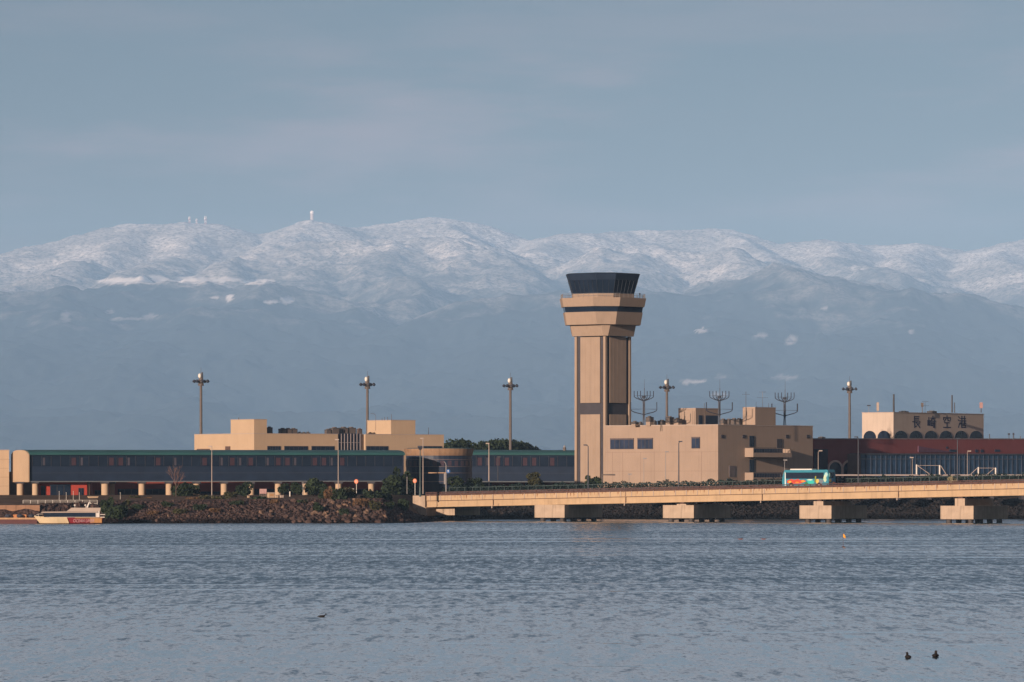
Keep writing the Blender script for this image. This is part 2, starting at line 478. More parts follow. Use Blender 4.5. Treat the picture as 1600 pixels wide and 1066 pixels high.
def dup_tree(src, loc, label=None, rz=None, scale=None):
    r = src.copy(); COL.objects.link(r); r.location = loc
    if rz is not None: r.rotation_euler = (0, 0, rz)
    if scale is not None: r.scale = scale
    if label: r['label'] = label
    for ch in list(src.children):
        c_ = ch.copy(); COL.objects.link(c_); c_.parent = r
        for g in list(ch.children):
            d_ = g.copy(); COL.objects.link(d_); d_.parent = c_
    return r

# ================================================================ materials
M_TOWER = mat('tower_concrete', (.275, .208, .158), .85, .05, .4, .2, streak=.10)
M_BEIGE = mat('beige_render', (.275, .208, .162), .85, .05, .3, .2, streak=.10)
M_CREAM = mat('cream_render', (.40, .295, .20), .85, .04, .3, .2, streak=.06)
M_SILL = mat('pale_trim', (.33, .27, .23), .7, .06, .5, .3)
M_NAVY = mat('dark_cladding', (.012, .022, .045), .5, .15, .5, .3)
M_STRIPE = mat('dark_strip', (.045, .042, .05), .7, .1, .5, .2)
M_GLASS = mat('dark_glass', (.010, .018, .035), .12, .2, .4, .35)
M_GLASS2 = mat('blue_glass', (.03, .075, .15), .2, .3, .5, .4)
M_GREEN = mat('green_copper_roof', (.02, .075, .078), .6, .15, .15, .3)
M_RED = mat('red_tile', (.19, .042, .030), .8, .10, .3, .2, streak=.12)
M_RED2 = mat('dark_red_tile', (.165, .046, .046), .8, .08, .3, .2, streak=.10)
M_STEEL = mat('galvanised_steel', (.20, .19, .19), .5, .1, 1, .4)
M_DSTEEL = mat('dark_steel', (.03, .035, .05), .5, .1, 1, .3)
M_BSTEEL = mat('brown_mast_steel', (.095, .078, .07), .6, .1, 1, .3)
M_WHITE = mat('white_paint', (.55, .52, .48), .6, .05, 1, .3)
M_CONC = mat('pier_concrete', (.34, .265, .20), .9, .13, .7, .15, streak=.30)
M_GIRD = mat('ochre_girder_paint', (.36, .255, .155), .7, .08, .6, .25, streak=.22)
M_RUST = mat('brown_rail', (.07, .038, .032), .8, .25, 1.2, .2)
M_ROAD = mat('asphalt', (.05, .05, .052), .9, .1, .5, .2)
M_MACH = mat('plant_grey', (.05, .05, .055), .7, .25, 1.0, .2)
M_LEAF = mat('evergreen_leaves', (.022, .034, .016), .8, .45, .9, .15)
M_LEAF2 = mat('olive_leaves', (.045, .045, .02), .85, .45, .9, .15)
M_DRY = mat('dry_scrub', (.11, .065, .035), .9, .4, 1.0, .1)
M_BARK = mat('bark', (.06, .045, .035), .9, .2, 2, .1)
M_ROCK = mat('brown_rock', (.065, .043, .037), .95, .45, .55, .1, bump=.12, bscale=2.0)
M_ROCKL = mat('pale_rock', (.14, .092, .066), .95, .35, .8, .1, bump=.1, bscale=2.0)

# ================================================================ ground of the airport island
GZ = 5.2
def shore(px, D): return (ux(px) * D, D)
WATERLINE = [shore(-400, 962), shore(60, 966), shore(150, 969), shore(300, 968), shore(470, 970), shore(600, 974), shore(645, 982), shore(675, 1010), shore(700, 1045), shore(760, 1088), shore(900, 1095), shore(1200, 1093), shore(1600, 1085), shore(2100, 1080)]
CREST = [shore(-400, 968.5), shore(60, 972.5), shore(150, 980), shore(300, 984), shore(470, 986), shore(595, 990), shore(628, 1004), shore(655, 1030), shore(680, 1064), shore(750, 1103), shore(900, 1110), shore(1200, 1108), shore(1600, 1100), shore(2100, 1095)]
CZ = [3.4, 3.5, 4.2, 4.4, 4.6, 4.7, 3.0, 1.0, 1.4, 4.1, 4.1, 4.2, 4.4, 4.6]
INN = [shore(-400, 1010), shore(60, 1014), shore(150, 1018), shore(300, 1022), shore(470, 1026), shore(590, 1032), shore(610, 1040), shore(635, 1052), shore(660, 1090), shore(740, 1122), shore(900, 1126), shore(1200, 1124), shore(1600, 1118), shore(2100, 1114)]
mb = MB()
nS = 24
def lerp(a, b_, t): return a + (b_ - a) * t
rows = []
for i in range(len(WATERLINE) - 1):
    for k in range(nS):
        t = k / nS
        w = [lerp(WATERLINE[i][j], WATERLINE[i + 1][j], t) for j in (0, 1)]
        c = [lerp(CREST[i][j], CREST[i + 1][j], t) for j in (0, 1)]
        q = [lerp(INN[i][j], INN[i + 1][j], t) for j in (0, 1)]
        rows.append((w, c, q, lerp(CZ[i], CZ[i + 1], t)))
rng = np.random.RandomState(3)
slope_v, slope_f = [], []
NC = 9
for w, c, q, z in rows:
    for k in range(NC):
        t = (k - 1) / (NC - 2)
        slope_v.append((lerp(w[0], c[0], t) + rng.uniform(-.5, .5), lerp(w[1], c[1], t) + rng.uniform(-.4, .4), lerp(0, z, t) + (rng.uniform(-.35, .35) if 0 < k < NC - 1 else (-.1 if k == 0 else 0))))
for i in range(len(rows) - 1):
    for k in range(NC - 1):
        a = i * NC + k; slope_f.append((a, a + NC, a + NC + 1, a + 1))
rm = bpy.data.materials.new('shore_rock'); rm.use_nodes = True
n, l = rm.node_tree.nodes, rm.node_tree.links
b = n['Principled BSDF']; b.inputs['Roughness'].default_value = .95; b.inputs['Specular IOR Level'].default_value = .1
geo = n.new('ShaderNodeNewGeometry'); sp = n.new('ShaderNodeSeparateXYZ'); l.new(geo.outputs['Position'], sp.inputs[0])
vo = n.new('ShaderNodeTexVoronoi'); vo.inputs['Scale'].default_value = 1.5; l.new(geo.outputs['Position'], vo.inputs['Vector'])
ra = n.new('ShaderNodeValToRGB'); l.new(vo.outputs['Color'], ra.inputs['Fac'])
ra.color_ramp.elements[0].color = (.03, .02, .02, 1); ra.color_ramp.elements[1].color = (.095, .062, .053, 1)
wet = mrange(n, l, sp.outputs['Z'], .6, 1.3, .2, 1.0)
vm = n.new('ShaderNodeVectorMath'); vm.operation = 'SCALE'; l.new(ra.outputs['Color'], vm.inputs[0]); l.new(wet, vm.inputs['Scale'])
l.new(vm.outputs['Vector'], b.inputs['Base Color'])
bpn = n.new('ShaderNodeBump'); bpn.inputs['Distance'].default_value = .5; l.new(vo.outputs['Distance'], bpn.inputs['Height']); l.new(bpn.outputs['Normal'], b.inputs['Normal'])
rm2 = rm.copy(); rm2.name = 'dark_shore_rock'  # same rock in darker tones for the far bank
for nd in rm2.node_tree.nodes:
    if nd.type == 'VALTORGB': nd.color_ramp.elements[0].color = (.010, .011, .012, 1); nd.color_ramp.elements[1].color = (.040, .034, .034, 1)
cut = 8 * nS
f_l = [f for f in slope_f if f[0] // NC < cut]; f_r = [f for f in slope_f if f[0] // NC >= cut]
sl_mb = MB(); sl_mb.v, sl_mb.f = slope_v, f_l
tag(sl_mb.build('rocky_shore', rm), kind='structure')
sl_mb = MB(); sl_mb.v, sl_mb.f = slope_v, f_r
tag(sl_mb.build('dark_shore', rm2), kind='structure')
mb = MB()
for i in range(len(rows) - 1):
    (w, c, q, z), (w2, c2, q2, z2) = rows[i], rows[i + 1]
    mb.add([(c[0], c[1], z - .02), (c2[0], c2[1], z2 - .02), (q2[0], q2[1], GZ), (q[0], q[1], GZ), ], [(0, 1, 2, 3)])
    s3 = 3.2
    mb.add([(q[0], q[1], GZ), (q2[0], q2[1], GZ), (q2[0] * s3, 4200, GZ), (q[0] * s3, 4200, GZ)], [(0, 1, 2, 3)])
M_GROUND = mat('dry_grass_ground', (.085, .055, .035), .95, .35, .25, .1)
tag(mb.build('ground', M_GROUND), kind='structure')

# ================================================================ control tower
def oct_ring(a, k, z): return [(-a, -(a - k), z), (-(a - k), -a, z), (a - k, -a, z), (a, -(a - k), z), (a, a - k, z), (a - k, a, z), (-(a - k), a, z), (-a, a - k, z)]
TH = 49.0
TD = 1126.0
def tz(py): return zat(py, TD) - GZ
tower = thing('control_tower', 'tall beige airport control tower with dark flared glass cab and dark vertical stripes', 'control tower', (xat(942, TD), TD, GZ), R(TH))
SA = 4.42
MB().box(-SA + .35, SA - .35, -SA + .35, SA - .35, 0, tz(527)).build('shaft_core', M_STRIPE, tower)
for sx_ in (-1, 1):
    for sy_ in (-1, 1):
        x0, x1 = sorted((sx_ * SA, sx_ * (SA - .62))); y0, y1 = sorted((sy_ * SA, sy_ * (SA - .62)))
        MB().box(x0, x1, y0, y1, 0, tz(526.5)).build('corner_column', M_TOWER, tower)
pw = SA - 1.62
for (z0, z1) in ((0, tz(648)), (tz(630), tz(527.5))):
    for q in range(4):
        p_ = MB().box(-pw, pw, -SA + .06, -SA + .6, z0, z1)
        for g in (-.5, .0, .5):           # joints between the cast panels
            p_.box(pw * g * 1.0 - .03, pw * g + .03, -SA + .035, -SA + .07, z0, z1)
        o = p_.build('wall_panel', M_TOWER, tower); o.rotation_euler = (0, 0, q * math.pi / 2)
MB().loft([oct_ring(5.15, .75, tz(526)), oct_ring(5.8, 1.4, tz(509.2))]).build('neck', M_TOWER, tower)
MB().loft([oct_ring(7.2, 2.9, tz(508.6)), oct_ring(7.75, 3.35, tz(489))]).build('lower_gallery_wall', M_TOWER, tower)
MB().loft([oct_ring(7.6, 3.3, tz(489) - .02), oct_ring(7.95, 3.7, tz(480.6) + .02)]).build('gallery_window_band', M_GLASS, tower)
MB().loft([oct_ring(8.3, 4.0, tz(480.6)), oct_ring(8.72, 4.28, tz(467)), oct_ring(8.5, 4.15, tz(467)), oct_ring(8.5, 4.15, tz(468.5))]).build('upper_gallery_wall', M_TOWER, tower)
MB().loft([oct_ring(6.0, 2.5, tz(468.5)), oct_ring(6.0, 2.5, tz(460.4))]).build('cab_base', M_TOWER, tower)
MB().loft([oct_ring(5.9, 2.45, tz(460.4)), oct_ring(6.72, 2.85, tz(439))]).build('cab_glazing', M_GLASS, tower)
MB().loft([oct_ring(6.78, 2.9, tz(439)), oct_ring(7.18, 3.1, tz(430)), oct_ring(7.25, 3.15, tz(429)), oct_ring(6.6, 2.7, tz(428))]).build('cab_roof', M_NAVY, tower)
mu = MB()
r0, r1 = oct_ring(5.96, 2.47, tz(460.4)), oct_ring(6.78, 2.87, tz(439))
for j in range(8):
    a0, b0, a1, b1 = Vector(r0[j]), Vector(r0[(j + 1) % 8]), Vector(r1[j]), Vector(r1[(j + 1) % 8])
    nn = 3 if (b0 - a0).length < 4.2 else 6
    for k in range(nn): mu.tube(a0.lerp(b0, k / nn), a1.lerp(b1, k / nn), .05, .05, 4)
mu.build('mullions', mat('dark_mullion', (.025, .032, .045), .5), tower)
rl = MB()
rg = oct_ring(8.45, 4.1, tz(467))
for j in range(8):
    a, b_ = Vector(rg[j]), Vector(rg[(j + 1) % 8])
    for h_ in (.45, .9): rl.tube(a + Vector((0, 0, h_)), b_ + Vector((0, 0, h_)), .035, .035, 4)
    for k in range(6): q_ = a.lerp(b_, k / 6); rl.tube(q_, q_ + Vector((0, 0, .9)), .035, .035, 4)
rl.build('railing', M_STEEL, tower)
MB().tube((7.9, -4.0, tz(467)), (7.9, -4.0, tz(459)), .06).ball(7.9, -4.0, tz(458.5), .16, .16, .25, 5, 6).build('antenna', M_DSTEEL, tower)

# ================================================================ operations building in front of the tower
B = Fr(1122, 1090, 49, GZ)
ops = B.thing('operations_building', 'beige flat-roofed operations building with balconies beside the control tower', 'building')
L, W, HT = B.x(1270), B.y(946), B.z(664.5)
MB().box(0, L, 0, W, 0, HT).build('wall', M_BEIGE, ops)
cp = MB().box(-.06, L + .06, -.06, .3, HT, HT + .18).box(-.06, .3, .3, W + .06, HT, HT + .18).box(.3, L + .06, W - .3, W + .06, HT, HT + .18).box(L - .3, L + .06, .3, W - .3, HT, HT + .18)
cp.build('parapet', M_SILL, ops)
jt = MB()
for zz in (B.z(706), B.z(736)): jt.box(-.02, .0, 0, W, zz - .03, zz + .03)
for px in (957, 973, 1001, 1022, 1062, 1096): y = B.y(px); jt.box(-.02, 0, y - .03, y + .03, 0, B.z(706))
jt.build('wall_joints', mat('joint_grey', (.2, .14, .11), .9, .05), ops)
def win_left(p0, p1, t, b_, panes):
    y1, y0 = B.y(p0), B.y(p1); z0, z1 = B.z(b_), B.z(t)
    f = MB().box(-.14, .02, y0, y1, z0, z1).build('window', M_STRIPE, ops)
    g = MB()
    for k in range(panes):
        ya, yb = y0 + (y1 - y0) * k / panes + .1, y0 + (y1 - y0) * (k + 1) / panes - .1
        g.box(-.17, -.14, ya, yb, z0 + .12, z1 - .35)
    g.build('pane', mat('grey_blue_glass', (.022, .032, .06), .2, .3, .5, .35), f)
    MB().box(-.2, -.14, y0, y1, z1 - .3, z1).build('blind', mat('brown_blind', (.09, .07, .07), .8), f)
win_left(954, 990.6, 683.7, 701, 5)
win_left(996.5, 1020.5, 683.5, 701, 4)
win_left(1081, 1094, 682.5, 700.6, 2)
def front_dark(fr, th_, p0, p1, t, b_, name='window', m=None, y=0.0, d=.12, parent=None):
    x0, x1 = fr.x(p0, y), fr.x(p1, y)
    return MB().box(x0, x1, y - d, y + .02, fr.z(b_, x0, y), fr.z(t, x0, y)).build(name, m or M_GLASS, parent or th_)
for p0, p1 in ((1126.5, 1131), (1160, 1164.3), (1227.5, 1231.8), (1260, 1264.6)):
    front_dark(B, ops, p0, p1, 679.5, 684.8, 'vent_opening', M_STRIPE)
front_dark(B, ops, 1171, 1178, 681, 698, 'window')
front_dark(B, ops, 1171, 1178, 718, 737, 'window')
front_dark(B, ops, 1213.5, 1221.5, 686, 700, 'door', M_STRIPE)
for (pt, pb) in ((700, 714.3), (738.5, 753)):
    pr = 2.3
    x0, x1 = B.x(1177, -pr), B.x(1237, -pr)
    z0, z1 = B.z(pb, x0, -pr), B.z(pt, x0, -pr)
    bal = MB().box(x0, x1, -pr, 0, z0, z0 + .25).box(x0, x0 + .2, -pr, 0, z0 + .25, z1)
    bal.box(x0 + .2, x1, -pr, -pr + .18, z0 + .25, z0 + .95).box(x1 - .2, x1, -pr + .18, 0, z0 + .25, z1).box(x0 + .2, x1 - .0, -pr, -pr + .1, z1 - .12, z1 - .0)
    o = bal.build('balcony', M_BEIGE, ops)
    MB().box(x0 + .5, x1 - .4, -.06, .02, z0 + .3, z1 + .1).build('painted_shade', M_NAVY, o)  # dark strip painted on the wall for the shade inside the balcony
    zl, zh = z0 + .952, z1 - .122
    comb = [(x0 + .25, zh), (x1 - .25, zh)]
    for k in range(14, -1, -1):
        xx = x0 + .3 + (x1 - x0 - .65) * k / 14
        comb += [(xx + .05, zh - .05), (xx + .05, zl), (xx, zl), (xx, zh - .05)]
    MB().loft([[(x_, -pr + .04, z_) for x_, z_ in comb], [(x_, -pr + .08, z_) for x_, z_ in comb]]).build('railing', M_DSTEEL, o)
front_dark(B, ops, 1139, 1148, 728, 745, 'door', mat('service_door', (.12, .1, .1), .8))
# penthouses and plant on its roof
def roof_box(fr, root, left, corner, right, top, base_z, m, name='penthouse', y0=None):
    """box whose near corner is seen at column corner, left face to column left, right face to column right"""
    pass
def house(fr, root, y0, left, corner, right, top, m, name='penthouse', zb=None):
    x0 = fr.x(corner, y0); x1 = fr.x(right, y0); y1 = fr.y(left, x0)
    zt = fr.z(top, x0, y0)
    o = MB().box(x0, x1, y0, y1, zb, zt).build(name, m, root)
    MB().box(x0 - .08, x1 + .08, y0 - .08, y1 + .08, zt, zt + .12).build('coping', M_SILL, o)
    return o, (x0, x1, y0, y1, zt)
ph1, d1 = house(B, ops, 12.0, 1060, 1087, 1122, 638.5, M_BEIGE, zb=HT)
ph2, d2 = house(B, ops, .35, 1160.5, 1180, 1212, 637, M_BEIGE, zb=HT + .18)
MB().box(d1[0] + 1.0, d1[0] + 2.2, d1[2] - .1, d1[2] + .02, HT + .3, HT + 2.3).build('door', M_NAVY, ph1)
MB().box(d1[0] + 3.4, d1[1] - .2, d1[2] - .1, d1[2] + .02, HT + .3, HT + 2.3).build('louvre', M_NAVY, ph1)
def roof_unit(fr, px, y, w, h, base, lbl, dark, pale, group, zb):
    x = fr.x(px, y)
    X = fr.X0 + fr.c * x - fr.s * y; Y = fr.D + fr.s * x + fr.c * y
    t = thing('rooftop_cooler', lbl, 'cooling unit', (X, Y, fr.base + zb), fr.t, group)
    if base > 0: MB().box(-w / 2, w / 2, -w / 2, w / 2, 0, base).build('plinth', pale, t)
    MB().box(-w / 2 - .05, w / 2 + .05, -w / 2 - .05, w / 2 + .05, base, base + h).build('casing', dark, t)
    MB().box(-w / 2 - .09, -w / 2 - .051, -w / 2 + .1, w / 2 - .1, base + .15, base + h - .2).build('grille', M_BSTEEL, t)
    MB().box(-w / 2 + .1, w / 2 - .1, -w / 2 - .09, -w / 2 - .051, base + .15, base + h - .2).build('grille', M_BSTEEL, t)
    MB().cyl(0, 0, base + h, base + h + .2, w * .36).build('fan_guard', M_BSTEEL, t)
    return t
OPSG = 'cooling units on the roof of the operations building'
for i, (px, y, w, h, bs, lb) in enumerate([
    (992, 22, 1.1, .5, .4, 'lowest small rooftop cooler right beside the control tower shaft'),
    (1001, 24, .7, .6, .2, 'narrow rooftop cooler under the left cross-armed antenna'),
    (1015, 19, 1.15, 1.0, .9, 'dark cooler on a lit plinth right of the left cross-armed antenna'),
    (1022.5, 21, .7, .8, .3, 'small grey cooler between two taller ones on the beige roof'),
    (1034, 19, 1.2, .9, .25, 'wide dark cooler without bright plinth, left of the floodlight mast foot'),
    (1046.5, 17, 1.25, 1.05, .85, 'dark cooler on a lit plinth in line with the floodlight mast'),
    (1059, 15, 1.25, .85, .7, 'dark cooler on a lit plinth just left of the lit penthouse wall'),
    (1130, 8.5, 1.1, .9, .5, 'dark cooler right behind the middle cross-armed antenna'),
    (1139, 8, 1.1, 1.1, .3, 'dark cooler between the middle antenna and the right penthouse'),
    (1147, 7, 1.2, 1.3, .2, 'tall dark cooler left of the right penthouse'),
    (1155, 6, 1.1, 1.3, .2, 'tall dark cooler touching the right penthouse wall')]):
    roof_unit(B, px, y, w, h, bs, lb, M_MACH, M_BEIGE, OPSG, HT)
# three cross-armed antennas with curved dipole arms
def make_array(px, y, D_top, label):
    x = B.x(px, y)
    X = B.X0 + B.c * x - B.s * y; Y = B.D + B.s * x + B.c * y
    t = thing('antenna_array', label, 'antenna', (X, Y, GZ + HT), 0, 'cross-armed antennas on the operations building roof')
    s_ = Y / FPX
    pl = MB().tube((-.28, 0, 0), (-.12, 0, 2.2), .07).tube((.28, 0, 0), (.12, 0, 2.2), .07).tube((0, .3, 0), (0, .1, 2.2), .07).tube((-.16, 0, 2.0), (-.16, 0, 6.2), .10).tube((.16, 0, 2.0), (.16, 0, 6.2), .10)
    for k in range(8): pl.tube((-.16, 0, 2.1 + k * .5), (.16, 0, 2.4 + k * .5), .03)
    pl.box(-.42, .42, -.42, .42, 5.9, 6.3).box(-.2, .25, -.2, .2, 4.0, 4.6)
    pl.build('mast', M_DSTEEL, t)
    for (zz, rr, up, nn, ph) in ((5.2, 2.1, 1.7, 6, 0.15), (2.3, 3.2, 2.5, 6, 0.5)):
        for k in range(nn):
            a = ph + 2 * math.pi * k / nn
            ca, sa = math.cos(a), math.sin(a)
            MB().path([(0, 0, zz), (ca * rr * .75, sa * rr * .75, zz + .55), (ca * rr * .97, sa * rr * .97, zz + .85), (ca * rr, sa * rr, zz + 1.1), (ca * rr, sa * rr, zz + 1.1 + up * .62)], .085, 5).tube((0, 0, zz + 1.2), (ca * rr, sa * rr, zz + 1.15), .025).build('dipole_arm', M_DSTEEL, t)
    MB().tube((.1, 0, 6.3), (.1, 0, 8.0), .07).tube((.1, 0, 8.0), (.1, 0, 9.9), .035, .02).build('whip', M_DSTEEL, t)
    return t
make_array(1006, 14.5, 0, 'cross-armed dark antenna on the beige roof next to the control tower shaft')
make_array(1124, 3.0, 0, 'cross-armed dark antenna on the roof corner between the two penthouses')
make_array(1226, 3.0, 0, 'cross-armed dark antenna standing right of the right penthouse')
def mast(name, label, cat, px, ptop, pbot, D, r=.05, m=None, extra=None, group=None):
    zb, zt = zat(pbot, D), zat(ptop, D)
    t = thing(name, label, cat, (xat(px, D), D, zb), 0, group)
    MB().tube((0, 0, 0), (0, 0, zt - zb), r, r * .7, 6).build('pole', m or M_DSTEEL, t)
    if extra: extra(t, zt - zb)
    return t
def yagi(zs):
    def f(t, h):
        g = MB()
        for dz, w in zs:
            g.tube((-w / 2, 0, h + dz), (w / 2, 0, h + dz), .035, .035, 4)
            for k in range(5): xx = -w / 2 + w * k / 4; g.tube((xx, -.35, h + dz), (xx, .35, h + dz), .02, .02, 4); g.tube((xx, 0, h + dz - .1), (xx, 0, h + dz + .12), .02, .02, 4)
        g.build('cross_bar', M_DSTEEL, t)
    return f
RD = 1094
mast('roof_aerial', 'thin aerial with one short crossbar in front of the right penthouse lit wall', 'aerial', 1165.5, 612, 664, 1092, .07, None, yagi([(-.6, 1.5)]))
mast('roof_aerial', 'pale television aerial with two crossbars on the right penthouse roof', 'aerial', 1191.5, 612, 637, 1098, .05, M_STEEL, yagi([(-.1, 1.3), (-1.3, 2.2)]))
mast('roof_aerial', 'short bare whip aerial on the right penthouse roof left of the television aerial', 'aerial', 1181.5, 628, 637, 1098, .04)
mast('roof_aerial', 'short bare whip aerial near the right end of the right penthouse roof', 'aerial', 1201, 630, 637, 1098, .05)
mast('roof_aerial', 'brown whip aerial rising beside the left penthouse dark doorway', 'aerial', 1100.5, 630, 664, 1101, .06, M_BSTEEL)
mast('roof_aerial', 'thin whip aerial in front of the left penthouse lit wall', 'aerial', 1082.5, 642, 664, 1103, .045, M_BSTEEL)
mast('roof_aerial', 'thin whip aerial over the coolers left of the left penthouse', 'aerial', 1064.5, 640, 664, 1106, .045, M_BSTEEL)

# ================================================================ terminal block on the left
C = Fr(397, 1200, 35, GZ)
term = C.thing('terminal_building', 'cream flat-roofed terminal block with two roof boxes behind the green-roofed walkway', 'building')
Lc, Wc, Hc = C.x(693.5), C.y(303.7), C.z(678)
g0, g1 = C.x(528), C.x(571)
zfar = C.z(680, Lc) 
MB().box(0, g0, 0, Wc, 0, Hc).box(g1, Lc, 0, Wc, 0, Hc).box(g0, g1, 2.5, Wc, 0, Hc).build('wall', M_CREAM, term)
MB().box(-.05, g0, -.05, .3, Hc, Hc + .15).box(-.05, .3, .3, Wc, Hc, Hc + .15).box(g1, Lc + .05, -.05, .3, Hc, Hc + .15).build('parapet', M_SILL, term)
gl = MB().box(g0, g1 - 1.2, .4, 2.5, 0, Hc + .25).build('stair_glazing', M_NAVY, term)
m_ = MB()
for k in range(8): xx = g0 + .3 + (g1 - g0 - 1.6) * k / 7; m_.box(xx - .06, xx + .06, .2, .4, 0, Hc + .2)
for zz in (Hc - 1.9,): m_.box(g0, g1 - 1.2, .26, .4, zz - .06, zz + .06)
m_.build('mullions', mat('mullion_grey', (.22, .19, .19), .6), gl)
MB().box(g1 - 1.2, g1, .8, 2.5, 0, Hc + .2).build('stair_wall', M_SILL, term)
for p0, p1 in ((417.5, 438), (444, 480.5), (486.5, 522), (572, 606), (653, 690)):
    f = front_dark(C, term, p0, p1, 697, 706, 'window', M_STRIPE)
    x0, x1 = C.x(p0), C.x(p1); g = MB()
    for k in range(5): g.box(x0 + (x1 - x0) * k / 5 + .08, x0 + (x1 - x0) * (k + 1) / 5 - .08, -.15, -.12, C.z(706, x0), C.z(697.8, x0))
    g.build('pane', M_GLASS, f)
for p0, p1, t_ in ((308, 328, 700.5), (352.5, 360, 697)):
    y1, y0 = C.y(p0), C.y(p1)
    MB().box(-.12, .02, y0, y1, C.z(710), C.z(t_)).build('window', mat('brown_window', (.09, .055, .045), .6), term)
ob, dd = house(C, term, 0.0, 360.5, 397, 417, 655.7, M_CREAM, 'roof_box', Hc + .15)
ob2, dd2 = house(C, term, 0.0, 574, 611, 649, 657, M_CREAM, 'roof_box', Hc + .15)
TG = 'cooling units on the roof of the cream terminal block'
for px, y, w, h, bs, lb in [
    (421, 4, 1.0, 1.6, 0, 'dark narrow cooler against the shaded side of the left roof box'),
    (441.5, 4, 1.35, 1.3, 0, 'dark cooler with a lit left edge in the row right of the left roof box'),
    (450, 4, 1.3, 1.3, 0, 'dark cooler in the middle of the long row right of the left roof box'),
    (458.5, 4, 1.3, 1.3, 0, 'dark cooler at the right end of the long row right of the left roof box'),
    (468, 4, .8, .45, 0, 'low dark cooler, left of the three small ones on the cream roof'),
    (474.5, 4, .8, .4, 0, 'low dark cooler, middle of the three small ones on the cream roof'),
    (481, 4, .8, .45, 0, 'low dark cooler, right of the three small ones on the cream roof'),
    (512.5, 5, 1.1, 1.2, 0, 'brownish low cooler left of the taller pair above the glazed stair'),
    (522.5, 5, 1.6, 1.6, 0, 'tall dark cooler right at the left edge of the glazed stair'),
    (536.5, 6, 1.6, 1.5, .2, 'tall dark cooler over the left half of the glazed stair'),
    (548.5, 6, 1.6, 1.5, .2, 'tall dark cooler over the right half of the glazed stair'),
    (561.5, 5, .9, 1.3, .1, 'reddish slim cooler between the glazed stair and the right roof box')]:
    roof_unit(C, px, y, w, h, bs, lb, M_MACH if px != 561.5 else M_RUST, M_CREAM, TG, Hc)
for px, tp, lb in ((597, 653, 'first short aerial from the left on the right roof box'), (601, 651.5, 'second short aerial from the left on the right roof box'), (605.5, 651.5, 'third short aerial from the left on the right roof box'), (611.5, 647, 'taller forked aerial at the corner of the right roof box')):
    mast('roof_aerial', lb + ' of the cream terminal', 'aerial', px, tp, 657, 1208, .07, M_BSTEEL)
mast('roof_aerial', 'lone short aerial on the low roof right of the right roof box', 'aerial', 669.5, 668, 679, 1222, .08, M_DSTEEL)
mast('roof_aerial', 'low stub aerial on the left roof box of the cream terminal', 'aerial', 373, 652.5, 655.6, 1205, .1, M_BSTEEL)
mast('roof_aerial', 'slender curved aerial hanging over the lit wall of the right roof box', 'aerial', 587, 649, 673, 1203, .05, M_BSTEEL, lambda t, h: MB().path([(0, 0, h), (-.4, 0, h + .35), (-1.2, 0, h + .4)], .05).build('bent_tip', M_BSTEEL, t))

# ================================================================ green-roofed elevated walkway
def walkway(px0, px1, D, th, label, cap):
    Pf = Fr(px0, D, th, GZ)
    w_ = Pf.thing('elevated_walkway', label, 'walkway', 'sections of the elevated walkway')
    Lw = Pf.x(px1)
    zt, ze, zb = Pf.z(702.6), Pf.z(709.5), Pf.z(753)
    rise = (Pf.z(703.2, Lw) - zt) / Lw
    Wd = 11.0
    MB().box(0, Lw, .25, Wd - .25, zb, ze, rise).build('wall', M_NAVY, w_)
    rings = []
    for xx in (-.15, Lw + .1):
        ring = []
        for k in range(13):
            a = math.pi * k / 12
            ring.append((xx, Wd / 2 - (Wd / 2 + .25) * math.cos(a), ze + (zt - ze) * math.sin(a) ** .8 + rise * xx))
        ring.append((xx, Wd + .25, ze - .2 + rise * xx)); ring.append((xx, -.25, ze - .2 + rise * xx))
        rings.append(ring)
    MB().loft(rings).build('roof', M_GREEN, w_, smooth=False)
    wn_ = MB()
    n_ = int(Lw / 2.0)
    za, zb_ = Pf.z(728.5), Pf.z(712.5)
    random.seed(int(px0))
    step = (Lw - 1) / n_
    for k in range(n_):
        x0 = .5 + k * step
        wi = MB().box(x0, x0 + step - .01, .13, .25, za, zb_, rise)  .build('window', M_GLASS, w_)
        MB().box(x0, x0 + .10, .06, .129, za, zb_, rise).build('frame', mat('faint_frame', (.03, .035, .05), .5), wi)
        q = random.random()
        den = 1.0 if k * step < Lw * .8 else .25
        if q < .30 * den: MB().box(x0 + .35, x0 + 1.3, .09, .128, za + .15, zb_ - .35, rise).build('curtain', mat('reddish_curtain', (.038, .02, .03), .8), wi)
        elif q < .55 * den: MB().box(x0 + .3, x0 + .75, .09, .128, za + .15, zb_ - .35, rise).build('blind', mat('grey_blind', (.048, .045, .062), .8), wi)
    zs = Pf.z(752.6)
    MB().box(0, Lw, -.05, .24, zs - .12, zs + .1, rise).build('bottom_sill', mat('sill_grey', (.10, .11, .12), .6), w_)
    zs = Pf.z(739)
    MB().box(0, Lw, .17, .25, zs - .08, zs + .04, rise).build('mid_rail', mat('rail_navy', (.03, .04, .06), .6), w_)
    return Pf, w_, (Lw, Wd, zt, ze, zb)
P1, wk1, (L1, W1, zt1, ze1, zb1) = walkway(46.5, 631.5, 1040, 20, 'long dark glazed elevated walkway with a rounded green roof over the left shore', True)
